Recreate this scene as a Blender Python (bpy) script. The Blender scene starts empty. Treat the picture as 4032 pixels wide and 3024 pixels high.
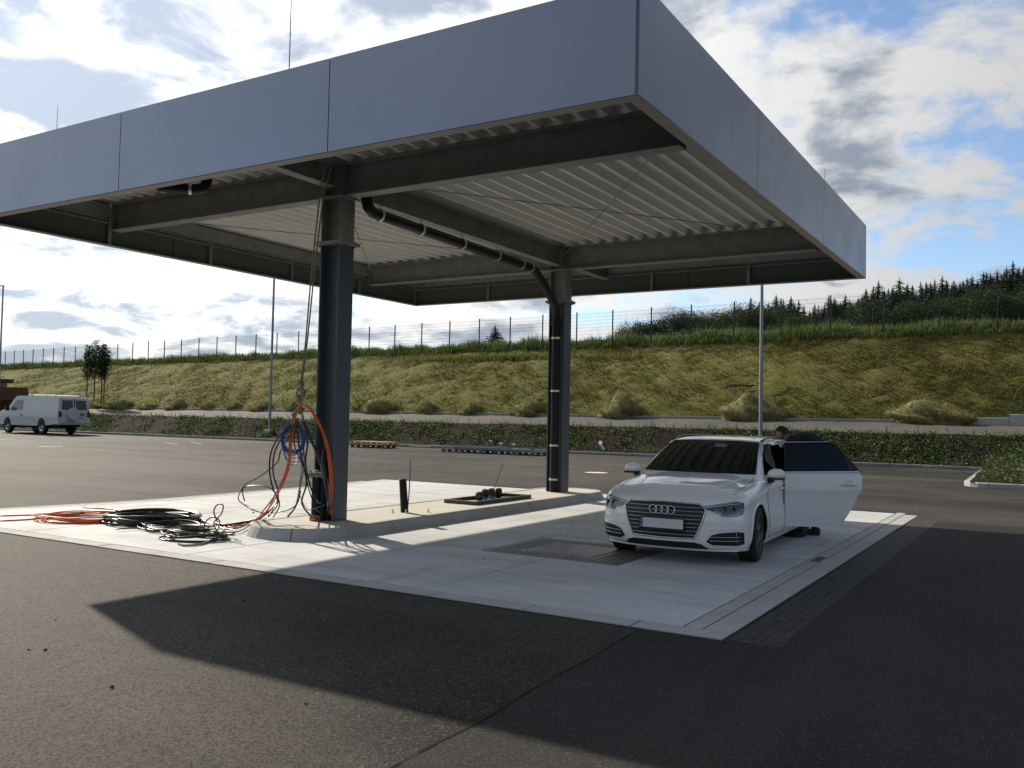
import bpy, bmesh, math, random
import numpy as np
from mathutils import Vector, Matrix
from mathutils.bvhtree import BVHTree
from mathutils.geometry import delaunay_2d_cdt
scene = bpy.context.scene
col = scene.collection
R = math.radians
rnd = random.Random(7)
npr = np.random.default_rng(11)

# ------------------------------------------------------------------ camera
# World: X runs along the front of the canopy, Y along the fuel island, camera at the origin.
H_CAM, F_PX, PITCH, ROLL = 1.65, 3503.89, 0.039347, 0.019803
EX = Vector((0.8543056, 0.51977104, 0)); EY = Vector((-0.51977104, 0.8543056, 0)); EZ = Vector((0, 0, 1))
c_f = EY * math.cos(PITCH) + EZ * math.sin(PITCH)
c_u0 = -EY * math.sin(PITCH) + EZ * math.cos(PITCH)
c_r = EX * math.cos(ROLL) + c_u0 * math.sin(ROLL)
c_u = -EX * math.sin(ROLL) + c_u0 * math.cos(ROLL)
cam_d = bpy.data.cameras.new('camera')
cam = bpy.data.objects.new('camera', cam_d); col.objects.link(cam)
M = Matrix.Identity(4)
for i in range(3):
    M[i][0] = c_r[i]; M[i][1] = c_u[i]; M[i][2] = -c_f[i]
M[2][3] = H_CAM
cam.matrix_world = M
cam_d.sensor_width = 36; cam_d.lens = 36 * F_PX / 4032
cam_d.clip_start = 0.05; cam_d.clip_end = 3000
scene.camera = cam

# ------------------------------------------------------------------ light
SUN_EL = 30.0
SUN_H = Vector((-0.941, 0.338, 0)).normalized()
SUN = Vector((SUN_H.x * math.cos(R(SUN_EL)), SUN_H.y * math.cos(R(SUN_EL)), math.sin(R(SUN_EL))))
ld = bpy.data.lights.new('sun', 'SUN'); ld.energy = 3.9; ld.angle = R(0.55); ld.color = (1.0, 0.90, 0.74)
lo = bpy.data.objects.new('sun', ld); col.objects.link(lo)
lo.rotation_euler = (-SUN).to_track_quat('-Z', 'Y').to_euler()
world = bpy.data.worlds.new('World'); scene.world = world; world.use_nodes = True
wn = world.node_tree.nodes; wl = world.node_tree.links
for n in list(wn): wn.remove(n)
def W(t, **k):
    n = wn.new(t)
    for a, b in k.items(): setattr(n, a, b)
    return n
def wmath(op, a, b=None, c=None, clamp=False):
    n = W('ShaderNodeMath', operation=op); n.use_clamp = clamp
    for i, x in enumerate((a, b, c)):
        if x is None: continue
        if isinstance(x, (int, float)): n.inputs[i].default_value = x
        else: wl.new(x, n.inputs[i])
    return n.outputs[0]
def wrange(x, a, b, c=0.0, d=1.0, smooth=True):
    n = W('ShaderNodeMapRange'); n.interpolation_type = 'SMOOTHSTEP' if smooth else 'LINEAR'
    for i, q in enumerate((a, b, c, d)): n.inputs[i + 1].default_value = q
    wl.new(x, n.inputs[0]); return n.outputs[0]
sky = W('ShaderNodeTexSky', sky_type='NISHITA'); sky.sun_disc = False
sky.sun_elevation = R(SUN_EL); sky.sun_rotation = math.atan2(SUN.x, SUN.y)
sky.altitude = 500; sky.air_density = 1.0; sky.dust_density = 0.6; sky.ozone_density = 2.5
tc = W('ShaderNodeTexCoord')
sep = W('ShaderNodeSeparateXYZ'); wl.new(tc.outputs['Generated'], sep.inputs[0])
zz = wmath('ADD', wmath('MAXIMUM', sep.outputs[2], 0.0), 0.20)
cmb = W('ShaderNodeCombineXYZ')
wl.new(wmath('DIVIDE', sep.outputs[0], zz), cmb.inputs[0]); wl.new(wmath('DIVIDE', sep.outputs[1], zz), cmb.inputs[1])
def wnoise(scale, detail, rough, off, dist=0.0):
    mp = W('ShaderNodeMapping'); wl.new(cmb.outputs[0], mp.inputs[0]); mp.inputs['Location'].default_value = off
    n = W('ShaderNodeTexNoise'); n.inputs['Scale'].default_value = scale; n.inputs['Detail'].default_value = detail
    n.inputs['Roughness'].default_value = rough; n.inputs['Distortion'].default_value = dist
    wl.new(mp.outputs[0], n.inputs['Vector']); return n.outputs[0]
CLOUD_OFF = (41.2, 17.7, 0.0)
n_big = wnoise(0.55, 3, 0.5, CLOUD_OFF)
n_mid = wnoise(2.1, 9, 0.60, (CLOUD_OFF[0] + 5, CLOUD_OFF[1], 2.0), 0.25)
n_tex = wnoise(3.4, 7, 0.58, (CLOUD_OFF[0] + 1.7, CLOUD_OFF[1] + 4, 5.0), 0.4)
dens = wmath('ADD', wmath('MULTIPLY', n_big, 0.55), wmath('MULTIPLY', n_mid, 0.62))
dt = W('ShaderNodeVectorMath', operation='DOT_PRODUCT'); wl.new(tc.outputs['Generated'], dt.inputs[0]); dt.inputs[1].default_value = SUN
sunward = wmath('MAXIMUM', dt.outputs['Value'], 0.0)
dens = wmath('ADD', dens, wmath('MULTIPLY', wmath('POWER', sunward, 3.0), 0.13))
mask = wrange(dens, 0.512, 0.590)
thick = wrange(wmath('ADD', wmath('MULTIPLY', dens, 0.55), wmath('MULTIPLY', n_tex, 0.55)), 0.586, 0.705)
glow = wmath('ADD', wmath('MULTIPLY', wmath('POWER', sunward, 5.0), 4.2), wmath('ADD', wmath('MULTIPLY', sunward, 5.4), 1.7))
cmix = W('ShaderNodeMix', data_type='RGBA')
cmix.inputs['A'].default_value = (1.0, 0.985, 0.955, 1); cmix.inputs['B'].default_value = (0.37, 0.425, 0.51, 1)
wl.new(thick, cmix.inputs['Factor'])
cs = W('ShaderNodeVectorMath', operation='SCALE'); wl.new(cmix.outputs['Result'], cs.inputs[0]); wl.new(glow, cs.inputs['Scale'])
smix = W('ShaderNodeMix', data_type='RGBA')
wl.new(wmath('MULTIPLY', mask, 0.94), smix.inputs['Factor']); wl.new(sky.outputs[0], smix.inputs['A']); wl.new(cs.outputs[0], smix.inputs['B'])
bg = W('ShaderNodeBackground'); bg.inputs['Strength'].default_value = 0.092
wl.new(smix.outputs['Result'], bg.inputs['Color'])
wo = W('ShaderNodeOutputWorld'); wl.new(bg.outputs[0], wo.inputs[0])
scene.view_settings.view_transform = 'Standard'; scene.view_settings.look = 'None'
scene.view_settings.exposure = 0.8; scene.view_settings.gamma = 1.0
scene.view_settings.use_curve_mapping = False
scene.render.engine = 'CYCLES'
scene.cycles.max_bounces = 6; scene.cycles.transparent_max_bounces = 6

# ------------------------------------------------------------------ helpers
CAX, CAY = -3.206, 7.367                       # near corner of the canopy
def UV(u, v, z=0.0): return Vector((CAX - u, CAY + v, z))
def gz(y): return 0.011 * max(0.0, y - 17.0)
def ray(x, y):                                 # photograph position (2212 px wide) to a direction
    k = 4032 / 2212
    return c_r * ((x * k - 2016) / F_PX) + c_u * ((1512 - y * k) / F_PX) + c_f
def pv(x, y, v):                               # ... onto the upright plane at island coordinate v
    d = ray(x, y); t = (v + CAY) / d.y; p = d * t; p.z += H_CAM; return p
def pu(x, y, u):
    d = ray(x, y); t = (CAX - u) / d.x; p = d * t; p.z += H_CAM; return p
def pg(x, y, z=0.0):                           # ... onto the level z
    d = ray(x, y); t = (z - H_CAM) / d.z; p = d * t; p.z += H_CAM; return p
def pl(x, y):                                  # ... onto the asphalt
    z = 0.0
    for i in range(25):
        p = pg(x, y, z); z = gz(p.y)
    return p
ORG = {}
def tag(o, label=None, cat=None, group=None, kind=None):
    for k, w in (('label', label), ('category', cat), ('group', group), ('kind', kind)):
        if w: o[k] = w
    return o
def thing(name, label, cat, loc=(0, 0, 0), group=None):
    o = bpy.data.objects.new(name, None); col.objects.link(o); o.location = loc
    o.empty_display_size = 0.2
    ORG[o.name] = Vector(loc); return tag(o, label, cat, group)
class MB:
    def __init__(s): s.v = []; s.f = []; s.m = []
    def add(s, vs, fs, m=0):
        b = len(s.v); s.v += [Vector(p) for p in vs]; s.f += [[b + i for i in f] for f in fs]; s.m += [m] * len(fs); return s
    def box(s, a, b, m=0, bev=0.0):
        x0, y0, z0 = [min(p, q) for p, q in zip(a, b)]; x1, y1, z1 = [max(p, q) for p, q in zip(a, b)]
        if bev <= 0:
            return s.add([(x0, y0, z0), (x1, y0, z0), (x1, y1, z0), (x0, y1, z0), (x0, y0, z1), (x1, y0, z1), (x1, y1, z1), (x0, y1, z1)],
                         [(0, 3, 2, 1), (4, 5, 6, 7), (0, 1, 5, 4), (1, 2, 6, 5), (2, 3, 7, 6), (3, 0, 4, 7)], m)
        e = bev                                  # chamfered top edge
        return s.add([(x0, y0, z0), (x1, y0, z0), (x1, y1, z0), (x0, y1, z0), (x0, y0, z1 - e), (x1, y0, z1 - e), (x1, y1, z1 - e), (x0, y1, z1 - e),
                      (x0 + e, y0 + e, z1), (x1 - e, y0 + e, z1), (x1 - e, y1 - e, z1), (x0 + e, y1 - e, z1)],
                     [(0, 3, 2, 1), (0, 1, 5, 4), (1, 2, 6, 5), (2, 3, 7, 6), (3, 0, 4, 7), (4, 5, 9, 8), (5, 6, 10, 9), (6, 7, 11, 10), (7, 4, 8, 11), (8, 9, 10, 11)], m)
    def obox(s, c, ax, ay, az, m=0):             # box from centre and half axes
        c, ax, ay, az = map(Vector, (c, ax, ay, az))
        vs = [c + ax * i + ay * j + az * k for k in (-1, 1) for i, j in ((-1, -1), (1, -1), (1, 1), (-1, 1))]
        return s.add(vs, [(0, 3, 2, 1), (4, 5, 6, 7), (0, 1, 5, 4), (1, 2, 6, 5), (2, 3, 7, 6), (3, 0, 4, 7)], m)
    def prism(s, poly, d, m=0):                  # closed polygon swept by a vector
        d = Vector(d); n = len(poly); p = [Vector(q) for q in poly]
        return s.add(p + [q + d for q in p], [tuple(range(n - 1, -1, -1)), tuple(range(n, 2 * n))] + [(i, (i + 1) % n, n + (i + 1) % n, n + i) for i in range(n)], m)
    def tube(s, path, r, n=8, m=0, closed=False, cap=True):
        P = [Vector(p) for p in path]; k = len(P)
        if k < 2: return s
        rr = r if isinstance(r, (list, tuple)) else [r] * k
        T = []
        for i in range(k):
            a = P[(i - 1) % k] if (closed or i > 0) else P[i]; b = P[(i + 1) % k] if (closed or i < k - 1) else P[i]
            t = b - a; T.append(t.normalized() if t.length > 1e-9 else Vector((0, 0, 1)))
        nrm = T[0].orthogonal().normalized(); base = len(s.v)
        for i in range(k):
            nrm = nrm - T[i] * nrm.dot(T[i])
            nrm = nrm.normalized() if nrm.length > 1e-9 else T[i].orthogonal().normalized()
            bi = T[i].cross(nrm)
            for j in range(n):
                a = 2 * math.pi * j / n; s.v.append(P[i] + (nrm * math.cos(a) + bi * math.sin(a)) * rr[i])
        K = k if closed else k - 1
        for i in range(K):
            for j in range(n):
                s.f.append([base + i * n + j, base + i * n + (j + 1) % n, base + ((i + 1) % k) * n + (j + 1) % n, base + ((i + 1) % k) * n + j]); s.m.append(m)
        if cap and not closed:
            s.f.append([base + j for j in range(n - 1, -1, -1)]); s.m.append(m)
            s.f.append([base + (k - 1) * n + j for j in range(n)]); s.m.append(m)
        return s
    def lathe(s, prof, o=(0, 0, 0), ax=(0, 0, 1), n=24, m=0, caps=True):   # prof: list of (radius, height)
        ax = Vector(ax).normalized(); e1 = ax.orthogonal().normalized(); e2 = ax.cross(e1); o = Vector(o); b = len(s.v)
        for r, h in prof:
            for j in range(n):
                a = 2 * math.pi * j / n; s.v.append(o + ax * h + (e1 * math.cos(a) + e2 * math.sin(a)) * r)
        for i in range(len(prof) - 1):
            for j in range(n):
                s.f.append([b + i * n + j, b + i * n + (j + 1) % n, b + (i + 1) * n + (j + 1) % n, b + (i + 1) * n + j]); s.m.append(m)
        if not caps: return s
        s.f.append([b + j for j in range(n - 1, -1, -1)]); s.m.append(m)
        k = len(prof) - 1; s.f.append([b + k * n + j for j in range(n)]); s.m.append(m)
        return s
    def build(s, name, mats, parent=None, smooth=False, origin=None, auto=None):
        o0 = Vector(origin) if origin is not None else (ORG[parent.name] if parent is not None and parent.name in ORG else Vector((0, 0, 0)))
        me = bpy.data.meshes.new(name)
        me.from_pydata([tuple(p - o0) for p in s.v], [], s.f)
        for mt in (mats if isinstance(mats, (list, tuple)) else [mats]): me.materials.append(mt)
        if any(s.m): me.polygons.foreach_set('material_index', s.m)
        if smooth: me.polygons.foreach_set('use_smooth', [True] * len(me.polygons))
        if auto is not None:
            me.polygons.foreach_set('use_smooth', [True] * len(me.polygons))
            me.set_sharp_from_angle(angle=R(auto))
        me.update()
        ob = bpy.data.objects.new(name, me); col.objects.link(ob)
        if parent is not None: ob.parent = parent; ORG[ob.name] = o0
        else:
            ob.location = o0; ORG[ob.name] = o0
        return ob
def npmesh(name, V, F, mats, midx=None, parent=None, smooth=False):
    me = bpy.data.meshes.new(name); k = F.shape[1]
    me.vertices.add(len(V)); me.vertices.foreach_set('co', np.ascontiguousarray(V, np.float32).ravel())
    me.loops.add(F.size); me.loops.foreach_set('vertex_index', np.ascontiguousarray(F, np.int32).ravel())
    me.polygons.add(len(F)); me.polygons.foreach_set('loop_start', np.arange(0, F.size, k, dtype=np.int32))
    me.polygons.foreach_set('loop_total', np.full(len(F), k, np.int32))
    for mt in (mats if isinstance(mats, (list, tuple)) else [mats]): me.materials.append(mt)
    if midx is not None: me.polygons.foreach_set('material_index', np.ascontiguousarray(midx, np.int32))
    if smooth: me.polygons.foreach_set('use_smooth', np.ones(len(F), bool))
    me.update(calc_edges=True); me.validate()
    ob = bpy.data.objects.new(name, me); col.objects.link(ob)
    if parent is not None: ob.parent = parent
    return ob
def copy_tree(o, parent=None):
    c = o.copy(); col.objects.link(c); c.parent = parent
    for ch in list(o.children): copy_tree(ch, c)
    return c
def smooth_path(P, k=8, closed=False):           # Catmull-Rom
    P = [Vector(p) for p in P]; n = len(P); out = []
    for i in range(n if closed else n - 1):
        p0 = P[(i - 1) % n] if (closed or i > 0) else P[i] * 2 - P[i + 1]
        p1 = P[i]; p2 = P[(i + 1) % n]
        p3 = P[(i + 2) % n] if (closed or i + 2 < n) else p2 * 2 - p1
        for j in range(k):
            t = j / k
            out.append(0.5 * ((2 * p1) + (p2 - p0) * t + (2 * p0 - 5 * p1 + 4 * p2 - p3) * t * t + (3 * p1 - p0 - 3 * p2 + p3) * t ** 3))
    if not closed: out.append(P[-1])
    return out

# ------------------------------------------------------------------ materials
def mat(name, c, rough=0.6, metal=0.0, spec=0.5, var=0.0, vscale=3.0, c2=None, bump=0.0, bscale=40.0, coat=0.0, layers=(), coords='world',
        speck=None, streaks=(), detail=6, trans=0.0, rvar=0.0, stretch=None, subsurf=0.0):
    m = bpy.data.materials.new(name); m.use_nodes = True
    N = m.node_tree.nodes; L = m.node_tree.links; b = N['Principled BSDF']
    b.inputs['Base Color'].default_value = (*c, 1); b.inputs['Roughness'].default_value = rough; b.inputs['Metallic'].default_value = metal
    b.inputs['Specular IOR Level'].default_value = spec; b.inputs['Coat Weight'].default_value = coat; b.inputs['Coat Roughness'].default_value = 0.03
    if trans: b.inputs['Transmission Weight'].default_value = trans
    if coords == 'world': vec = N.new('ShaderNodeNewGeometry').outputs['Position']
    else: vec = N.new('ShaderNodeTexCoord').outputs['Object']
    if stretch:
        mp = N.new('ShaderNodeMapping'); mp.inputs['Scale'].default_value = stretch; L.new(vec, mp.inputs[0]); vec2 = mp.outputs[0]
    else: vec2 = vec
    def noise(sc, d=detail, r=0.6, v=vec2):
        n = N.new('ShaderNodeTexNoise'); n.inputs['Scale'].default_value = sc; n.inputs['Detail'].default_value = d; n.inputs['Roughness'].default_value = r
        L.new(v, n.inputs['Vector']); return n.outputs[0]
    def mapr(x, a, b_, c_=0.0, d_=1.0):
        n = N.new('ShaderNodeMapRange'); n.inputs[1].default_value = a; n.inputs[2].default_value = b_; n.inputs[3].default_value = c_; n.inputs[4].default_value = d_
        L.new(x, n.inputs[0]); return n.outputs[0]
    def mixc(f, A, B):
        n = N.new('ShaderNodeMix'); n.data_type = 'RGBA'
        L.new(f, n.inputs['Factor'])
        for nm, q in (('A', A), ('B', B)):
            if isinstance(q, tuple): n.inputs[nm].default_value = (*q[:3], 1)
            else: L.new(q, n.inputs[nm])
        return n.outputs['Result']
    cur = tuple(c)
    if c2 is not None: cur = mixc(mapr(noise(vscale), 0.35, 0.68), cur, tuple(c2))
    elif var:
        cur = mixc(mapr(noise(vscale), 0.3, 0.7), tuple(x * (1 - var) for x in c), tuple(min(1, x * (1 + var)) for x in c))
    for (lc, sc, lo_, hi_, amt) in layers:
        cur = mixc(mapr(noise(sc), lo_, hi_, 0.0, amt), cur, tuple(lc))
    for (lc, sv, lo_, hi_, amt) in streaks:
        mp_ = N.new('ShaderNodeMapping'); mp_.inputs['Scale'].default_value = sv; L.new(vec, mp_.inputs[0])
        cur = mixc(mapr(noise(1.0, 4, 0.55, mp_.outputs[0]), lo_, hi_, 0.0, amt), cur, tuple(lc))
    if speck:                                    # (colour, scale, density, amount) small voronoi stones
        for (lc, sc, th, amt) in speck:
            vo = N.new('ShaderNodeTexVoronoi'); vo.inputs['Scale'].default_value = sc; L.new(vec, vo.inputs['Vector'])
            sp = N.new('ShaderNodeSeparateColor'); L.new(vo.outputs['Color'], sp.inputs[0])
            cur = mixc(mapr(sp.outputs[0], th, th + 0.02, 0.0, amt), cur, tuple(lc))
    if not isinstance(cur, tuple): L.new(cur, b.inputs['Base Color'])
    if rvar: L.new(mapr(noise(vscale * 1.7), 0.3, 0.7, max(0.02, rough - rvar), min(1, rough + rvar)), b.inputs['Roughness'])
    if bump:
        bn = N.new('ShaderNodeBump'); bn.inputs['Strength'].default_value = 1.0; bn.inputs['Distance'].default_value = bump
        L.new(noise(bscale, 4, 0.65), bn.inputs['Height']); L.new(bn.outputs[0], b.inputs['Normal'])
    return m
# ------------------------------------------------------------------ surfaces
M_asph = mat('asphalt', (0.0138, 0.0132, 0.0126), rough=0.8, spec=0.12, c2=(0.0235, 0.022, 0.0205), vscale=0.35, streaks=[((0.112, 0.102, 0.090), (.035, .55, 1), .46, .68, .6), ((0.012, 0.012, 0.012), (.05, .9, 1), .56, .72, .5), ((0.060, 0.055, 0.048), (.9, .35, 1), .55, .75, .35)], layers=[((0.105, 0.096, 0.085), 0.10, 0.44, 0.60, 0.75), ((0.025, 0.025, 0.025), 1.3, 0.60, 0.72, 0.35), ((0.13, 0.125, 0.115), 2.2, 0.68, 0.74, 0.35)],
             speck=[((0.070, 0.063, 0.054), 70, 0.78, 0.8), ((0.010, 0.010, 0.011), 85, 0.66, 0.8), ((0.12, 0.11, 0.10), 75, 0.965, 0.8)], bump=0.009, bscale=75)
M_asph2 = mat('asphalt_newer', (0.0185, 0.0177, 0.017), rough=0.8, spec=0.12, c2=(0.029, 0.0275, 0.026), vscale=0.7, streaks=[((0.055, 0.05, 0.045), (.6, .06, 1), .52, .7, .5), ((0.012, 0.012, 0.012), (.9, .12, 1), .56, .72, .4)], layers=[((0.13, 0.125, 0.118), 1.7, 0.67, 0.75, 0.3), ((0.026, 0.026, 0.026), 0.5, 0.55, 0.7, 0.4)],
              speck=[((0.095, 0.088, 0.08), 130, 0.82, 0.6), ((0.02, 0.02, 0.021), 150, 0.72, 0.6)], bump=0.004, bscale=140)
M_conc = mat('concrete_slab', (0.415, 0.432, 0.445), rough=0.78, spec=0.25, c2=(0.545, 0.557, 0.565), vscale=1.1, streaks=[((0.26, 0.26, 0.26), (2.4, .35, 1), .56, .72, .45), ((0.62, 0.61, 0.60), (.5, 2.2, 1), .58, .72, .5)], stretch=(0.45, 1.5, 1), layers=[((0.66, 0.65, 0.62), 3.0, 0.56, 0.72, 0.6), ((0.30, 0.30, 0.29), 0.8, 0.55, 0.72, 0.65), ((0.24, 0.23, 0.21), 6.0, 0.66, 0.76, 0.5), ((0.36, 0.33, 0.28), 1.7, 0.62, 0.74, 0.5)], bump=0.0015, bscale=60)
M_kerb = mat('kerb_concrete', (0.40, 0.405, 0.40), rough=0.85, spec=0.3, var=0.12, vscale=2.2, layers=[((0.28, 0.27, 0.25), 5.0, 0.58, 0.75, 0.35)], bump=0.0025, bscale=130, speck=[((0.25, 0.24, 0.23), 160, 0.8, 0.4)])
M_kerb_g = mat('kerb_granite_grey', (0.23, 0.235, 0.24), rough=0.85, spec=0.3, var=0.15, vscale=1.2, bump=0.003, bscale=60)
M_isl = mat('island_concrete', (0.50, 0.485, 0.445), rough=0.85, spec=0.25, var=0.07, vscale=1.3, layers=[((0.40, 0.38, 0.34), 7, 0.62, 0.8, 0.3)], bump=0.0015, bscale=70)
M_joint = mat('joint_mortar', (0.05, 0.048, 0.045), rough=0.95, var=0.3, vscale=4)
M_grate = mat('cast_iron', (0.055, 0.05, 0.045), rough=0.6, metal=0.6, c2=(0.11, 0.07, 0.045), vscale=6)
M_sett = mat('dark_setts', (0.024, 0.0232, 0.0225), rough=0.8, var=0.35, vscale=9, bump=0.003, bscale=80)
M_paint = mat('road_paint', (0.40, 0.39, 0.37), rough=0.7, var=0.2, vscale=5)
M_soil = mat('bark_soil', (0.012, 0.008, 0.006), rough=0.95, spec=0.1, c2=(0.024, 0.015, 0.011), vscale=5, layers=[((0.035, 0.05, 0.015), 0.9, 0.50, 0.66, 0.6), ((0.04, 0.028, 0.022), 14, 0.64, 0.75, 0.5)], bump=0.08, bscale=9)
M_mown = mat('mown_grass', (0.132, 0.140, 0.036), rough=0.95, spec=0.1, c2=(0.172, 0.162, 0.048), vscale=1.6, stretch=(0.7, 1.3, 1.3), layers=[((0.115, 0.125, 0.032), 0.35, 0.46, 0.66, 0.55), ((0.145, 0.092, 0.035), 2.6, 0.56, 0.70, 0.6), ((0.20, 0.17, 0.07), 3.5, 0.60, 0.74, 0.5), ((0.055, 0.040, 0.02), 5.0, 0.60, 0.72, 0.8)], bump=0.10, bscale=9.0)
M_meadow = mat('meadow', (0.045, 0.075, 0.018), rough=0.95, spec=0.1, c2=(0.08, 0.11, 0.03), vscale=0.3, bump=0.1, bscale=3)

def gx(a, b, n): return [a + (b - a) * i / n for i in range(n + 1)]
# asphalt lot: level round the station, rising gently to the far kerb
m = MB(); ys = [-60, 17, 34.42]; xs = [-190, 140]
m.add([(x, y, gz(y)) for y in ys for x in xs], [(0, 1, 3, 2), (2, 3, 5, 4)])
tag(m.build('asphalt_lot', M_asph), 'wide grey asphalt yard around the concrete pad', None, None, 'structure')
m = MB(); z = 0.004
m.add([UV(-0.42, -0.71, z), UV(-0.95, -14, z), UV(-14, -14, z), UV(-14, 11.36, z), UV(-1.47, 11.36, z), UV(-1.47, -0.71, z)], [(0, 1, 2, 3, 4, 5)])
tag(m.build('asphalt_lane', M_asph2), 'smoother darker asphalt lane alongside the pad', None, None, 'structure')
m = MB()                                        # ragged sealing seam between the two asphalts
pts = [UV(-0.42 - 0.53 * t + 0.012 * math.sin(t * 60) + 0.01 * math.sin(t * 23), -0.72 - 13.2 * t, 0.006) for t in gx(0, 1, 90)]
for a, b in zip(pts[:-1], pts[1:]):
    w = 0.003 + rnd.random() * 0.009
    m.add([a + Vector((-w, 0, 0)), a + Vector((w, 0, 0)), b + Vector((w, 0, 0)), b + Vector((-w, 0, 0))], [(0, 1, 2, 3)])
tag(m.build('asphalt_seam', mat('bitumen', (0.018, 0.017, 0.016), rough=0.95, spec=0.05)), 'ragged dark seam between two asphalt courses', None, None, 'structure')

# planted bank, upper road, embankment, plateau
def YF(x): return max(43.0, 44.55 - (x + 2) * 0.1055)      # foot of the fence
ZF = 6.05
m = MB()
prof = [(34.56, 0.30), (34.95, 0.48), (35.7, 0.98), (36.3, 1.36), (36.5, 1.40)]
xs = gx(-140, 60, 200); nz = lambda x, y: 0.05 * math.sin(x * 1.7 + y * 2.3) + 0.04 * math.sin(x * 3.1 - y * 4.7) + 0.03 * math.sin(x * 7.3 + y)
V_ = []
for y, z in prof:
    for x in xs: V_.append((x, y, z + (nz(x, y) if y < 36.4 and y > 34.6 else 0)))
n = len(xs)
m.add(V_, [(r * n + i, r * n + i + 1, (r + 1) * n + i + 1, (r + 1) * n + i) for r in range(len(prof) - 1) for i in range(n - 1)])
tag(m.build('planted_bank', M_soil, smooth=True), 'dark mulch bank between the yard and the upper road', None, None, 'structure')
m = MB(); m.add([(-140, 36.5, 1.40), (60, 36.5, 1.40), (60, 39.7, 1.83), (-140, 39.7, 1.83)], [(0, 1, 2, 3)])
M_road = mat('upper_road_asphalt', (0.075, 0.070, 0.064), rough=0.85, spec=0.15, c2=(0.105, 0.098, 0.088), vscale=0.5, bump=0.003, bscale=90)
tag(m.build('upper_road', M_road), 'narrow asphalt road running below the embankment', None, None, 'structure')
xs = np.arange(-140, 60.1, 0.45); ts = np.linspace(0, 1, 26)
XX, TT = np.meshgrid(xs, ts)
yf = np.maximum(43.0, 44.55 - (XX + 2) * 0.1055)
YY = 39.82 + (yf - 39.82) * TT
ZZ = 1.92 + (ZF - 1.92) * (TT ** 0.92)
bumpz = npr.normal(0, 0.05, XX.shape); big_ = npr.normal(0, 1, XX.shape)
for _ in range(5):
    big_ = (big_ + np.roll(big_, 1, 0) + np.roll(big_, -1, 0) + np.roll(big_, 1, 1) + np.roll(big_, -1, 1)) / 5
bumpz = bumpz + big_ * 0.20
ZZ = ZZ + bumpz * np.minimum(1, np.minimum(TT, 1 - TT) * 8)
def gridmesh(name, XX, YY, ZZ, mt, smooth=True):
    h, w = XX.shape; V = np.stack([XX, YY, ZZ], -1).reshape(-1, 3)
    i = np.arange(h * w).reshape(h, w)
    F = np.stack([i[:-1, :-1], i[:-1, 1:], i[1:, 1:], i[1:, :-1]], -1).reshape(-1, 4)
    return npmesh(name, V, F, mt, smooth=smooth)
def emb_z(x, t): return 1.92 + (ZF - 1.92) * t ** 0.92
tag(gridmesh('embankment', XX, YY, ZZ, M_mown), 'long mown embankment strewn with cut grass', None, None, 'structure')
xs = np.arange(-150, 181, 6.0); ts = np.array([0, 1.0, 3, 8, 20, 50, 110, 220.])
XX, TT = np.meshgrid(xs, ts); yf = np.maximum(43.0, 44.55 - (XX + 2) * 0.1055)
tag(gridmesh('plateau', XX, yf + TT, ZF - 0.02 + 0.03 * TT + 0.0006 * np.maximum(0, XX + 30) * TT * 0.25, M_meadow), 'green meadow ground beyond the fence', None, None, 'structure')

# ------------------------------------------------------------------ kerbs of the yard
def stone(m, a, b, w, z0, z1, ch=0.02):          # a kerb stone from a to b, body on the left of a->b
    a = Vector(a); b = Vector(b); d = (b - a); L = d.length; d.normalize(); n = Vector((-d.y, d.x, 0))
    g = 0.006
    a2 = a + d * g; b2 = b - d * g
    prof = [(0, z0), (0, z1 - ch), (ch, z1), (w, z1), (w, z0)]
    vs = [Vector((p.x, p.y, 0)) + n * o + Vector((0, 0, zz_)) for p in (a2, b2) for o, zz_ in prof]
    m.add(vs, [(0, 1, 2, 3, 4)[::-1], (5, 6, 7, 8, 9)] + [(i, i + 1, i + 6, i + 5) for i in range(4)] + [(4, 0, 5, 9)])
def kerb_run(name, label, path, L, w, zf, h, mt, bed=M_joint):
    """continuous kerb: a mortar bed as the setting piece and every stone its child"""
    mb = MB(); mb0 = MB(); root = None; stones = []
    P = [Vector(p) for p in path]; segs = []
    for a, b in zip(P[:-1], P[1:]):
        k = max(1, round((b - a).length / L))
        for i in range(k): segs.append((a.lerp(b, i / k), a.lerp(b, (i + 1) / k)))
    bedm = MB()
    for a, b in segs:
        d = (b - a).normalized(); nn = Vector((-d.y, d.x, 0))
        za, zb = zf(a), zf(b)
        bedm.add([a + nn * 0.012 + EZ * (za - 0.05), b + nn * 0.012 + EZ * (zb - 0.05), b + nn * (w - 0.01) + EZ * (zb - 0.05), a + nn * (w - 0.01) + EZ * (za - 0.05),
                  a + nn * 0.012 + EZ * (za + h - 0.012), b + nn * 0.012 + EZ * (zb + h - 0.012), b + nn * (w - 0.01) + EZ * (zb + h - 0.012), a + nn * (w - 0.01) + EZ * (za + h - 0.012)],
                 [(4, 5, 6, 7), (0, 1, 5, 4), (2, 3, 7, 6)])
    root = tag(bedm.build(name, bed), label, None, None, 'structure')
    for a, b in segs:
        mb = MB(); zz_ = (zf(a) + zf(b)) / 2; j = rnd.uniform(-0.003, 0.003)
        stone(mb, a, b, w, zz_ - 0.05, zz_ + h + j)
        mb.build('kerb_stone', mt, root)
    return root
kerb_run('yard_kerb', 'grey kerb along the far edge of the yard', [(-75, 34.42, 0), (-2.0, 34.42, 0)], 1.0, 0.14, lambda p: gz(34.42), 0.13, M_kerb_g)
kerb_run('road_kerb', 'low kerb at the foot of the embankment', [(-85, 39.7, 0), (8, 39.7, 0)], 1.5, 0.11, lambda p: 1.83, 0.11, M_kerb_g)
cx, cy, rr = -1.45, 26.90, 0.6
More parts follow.
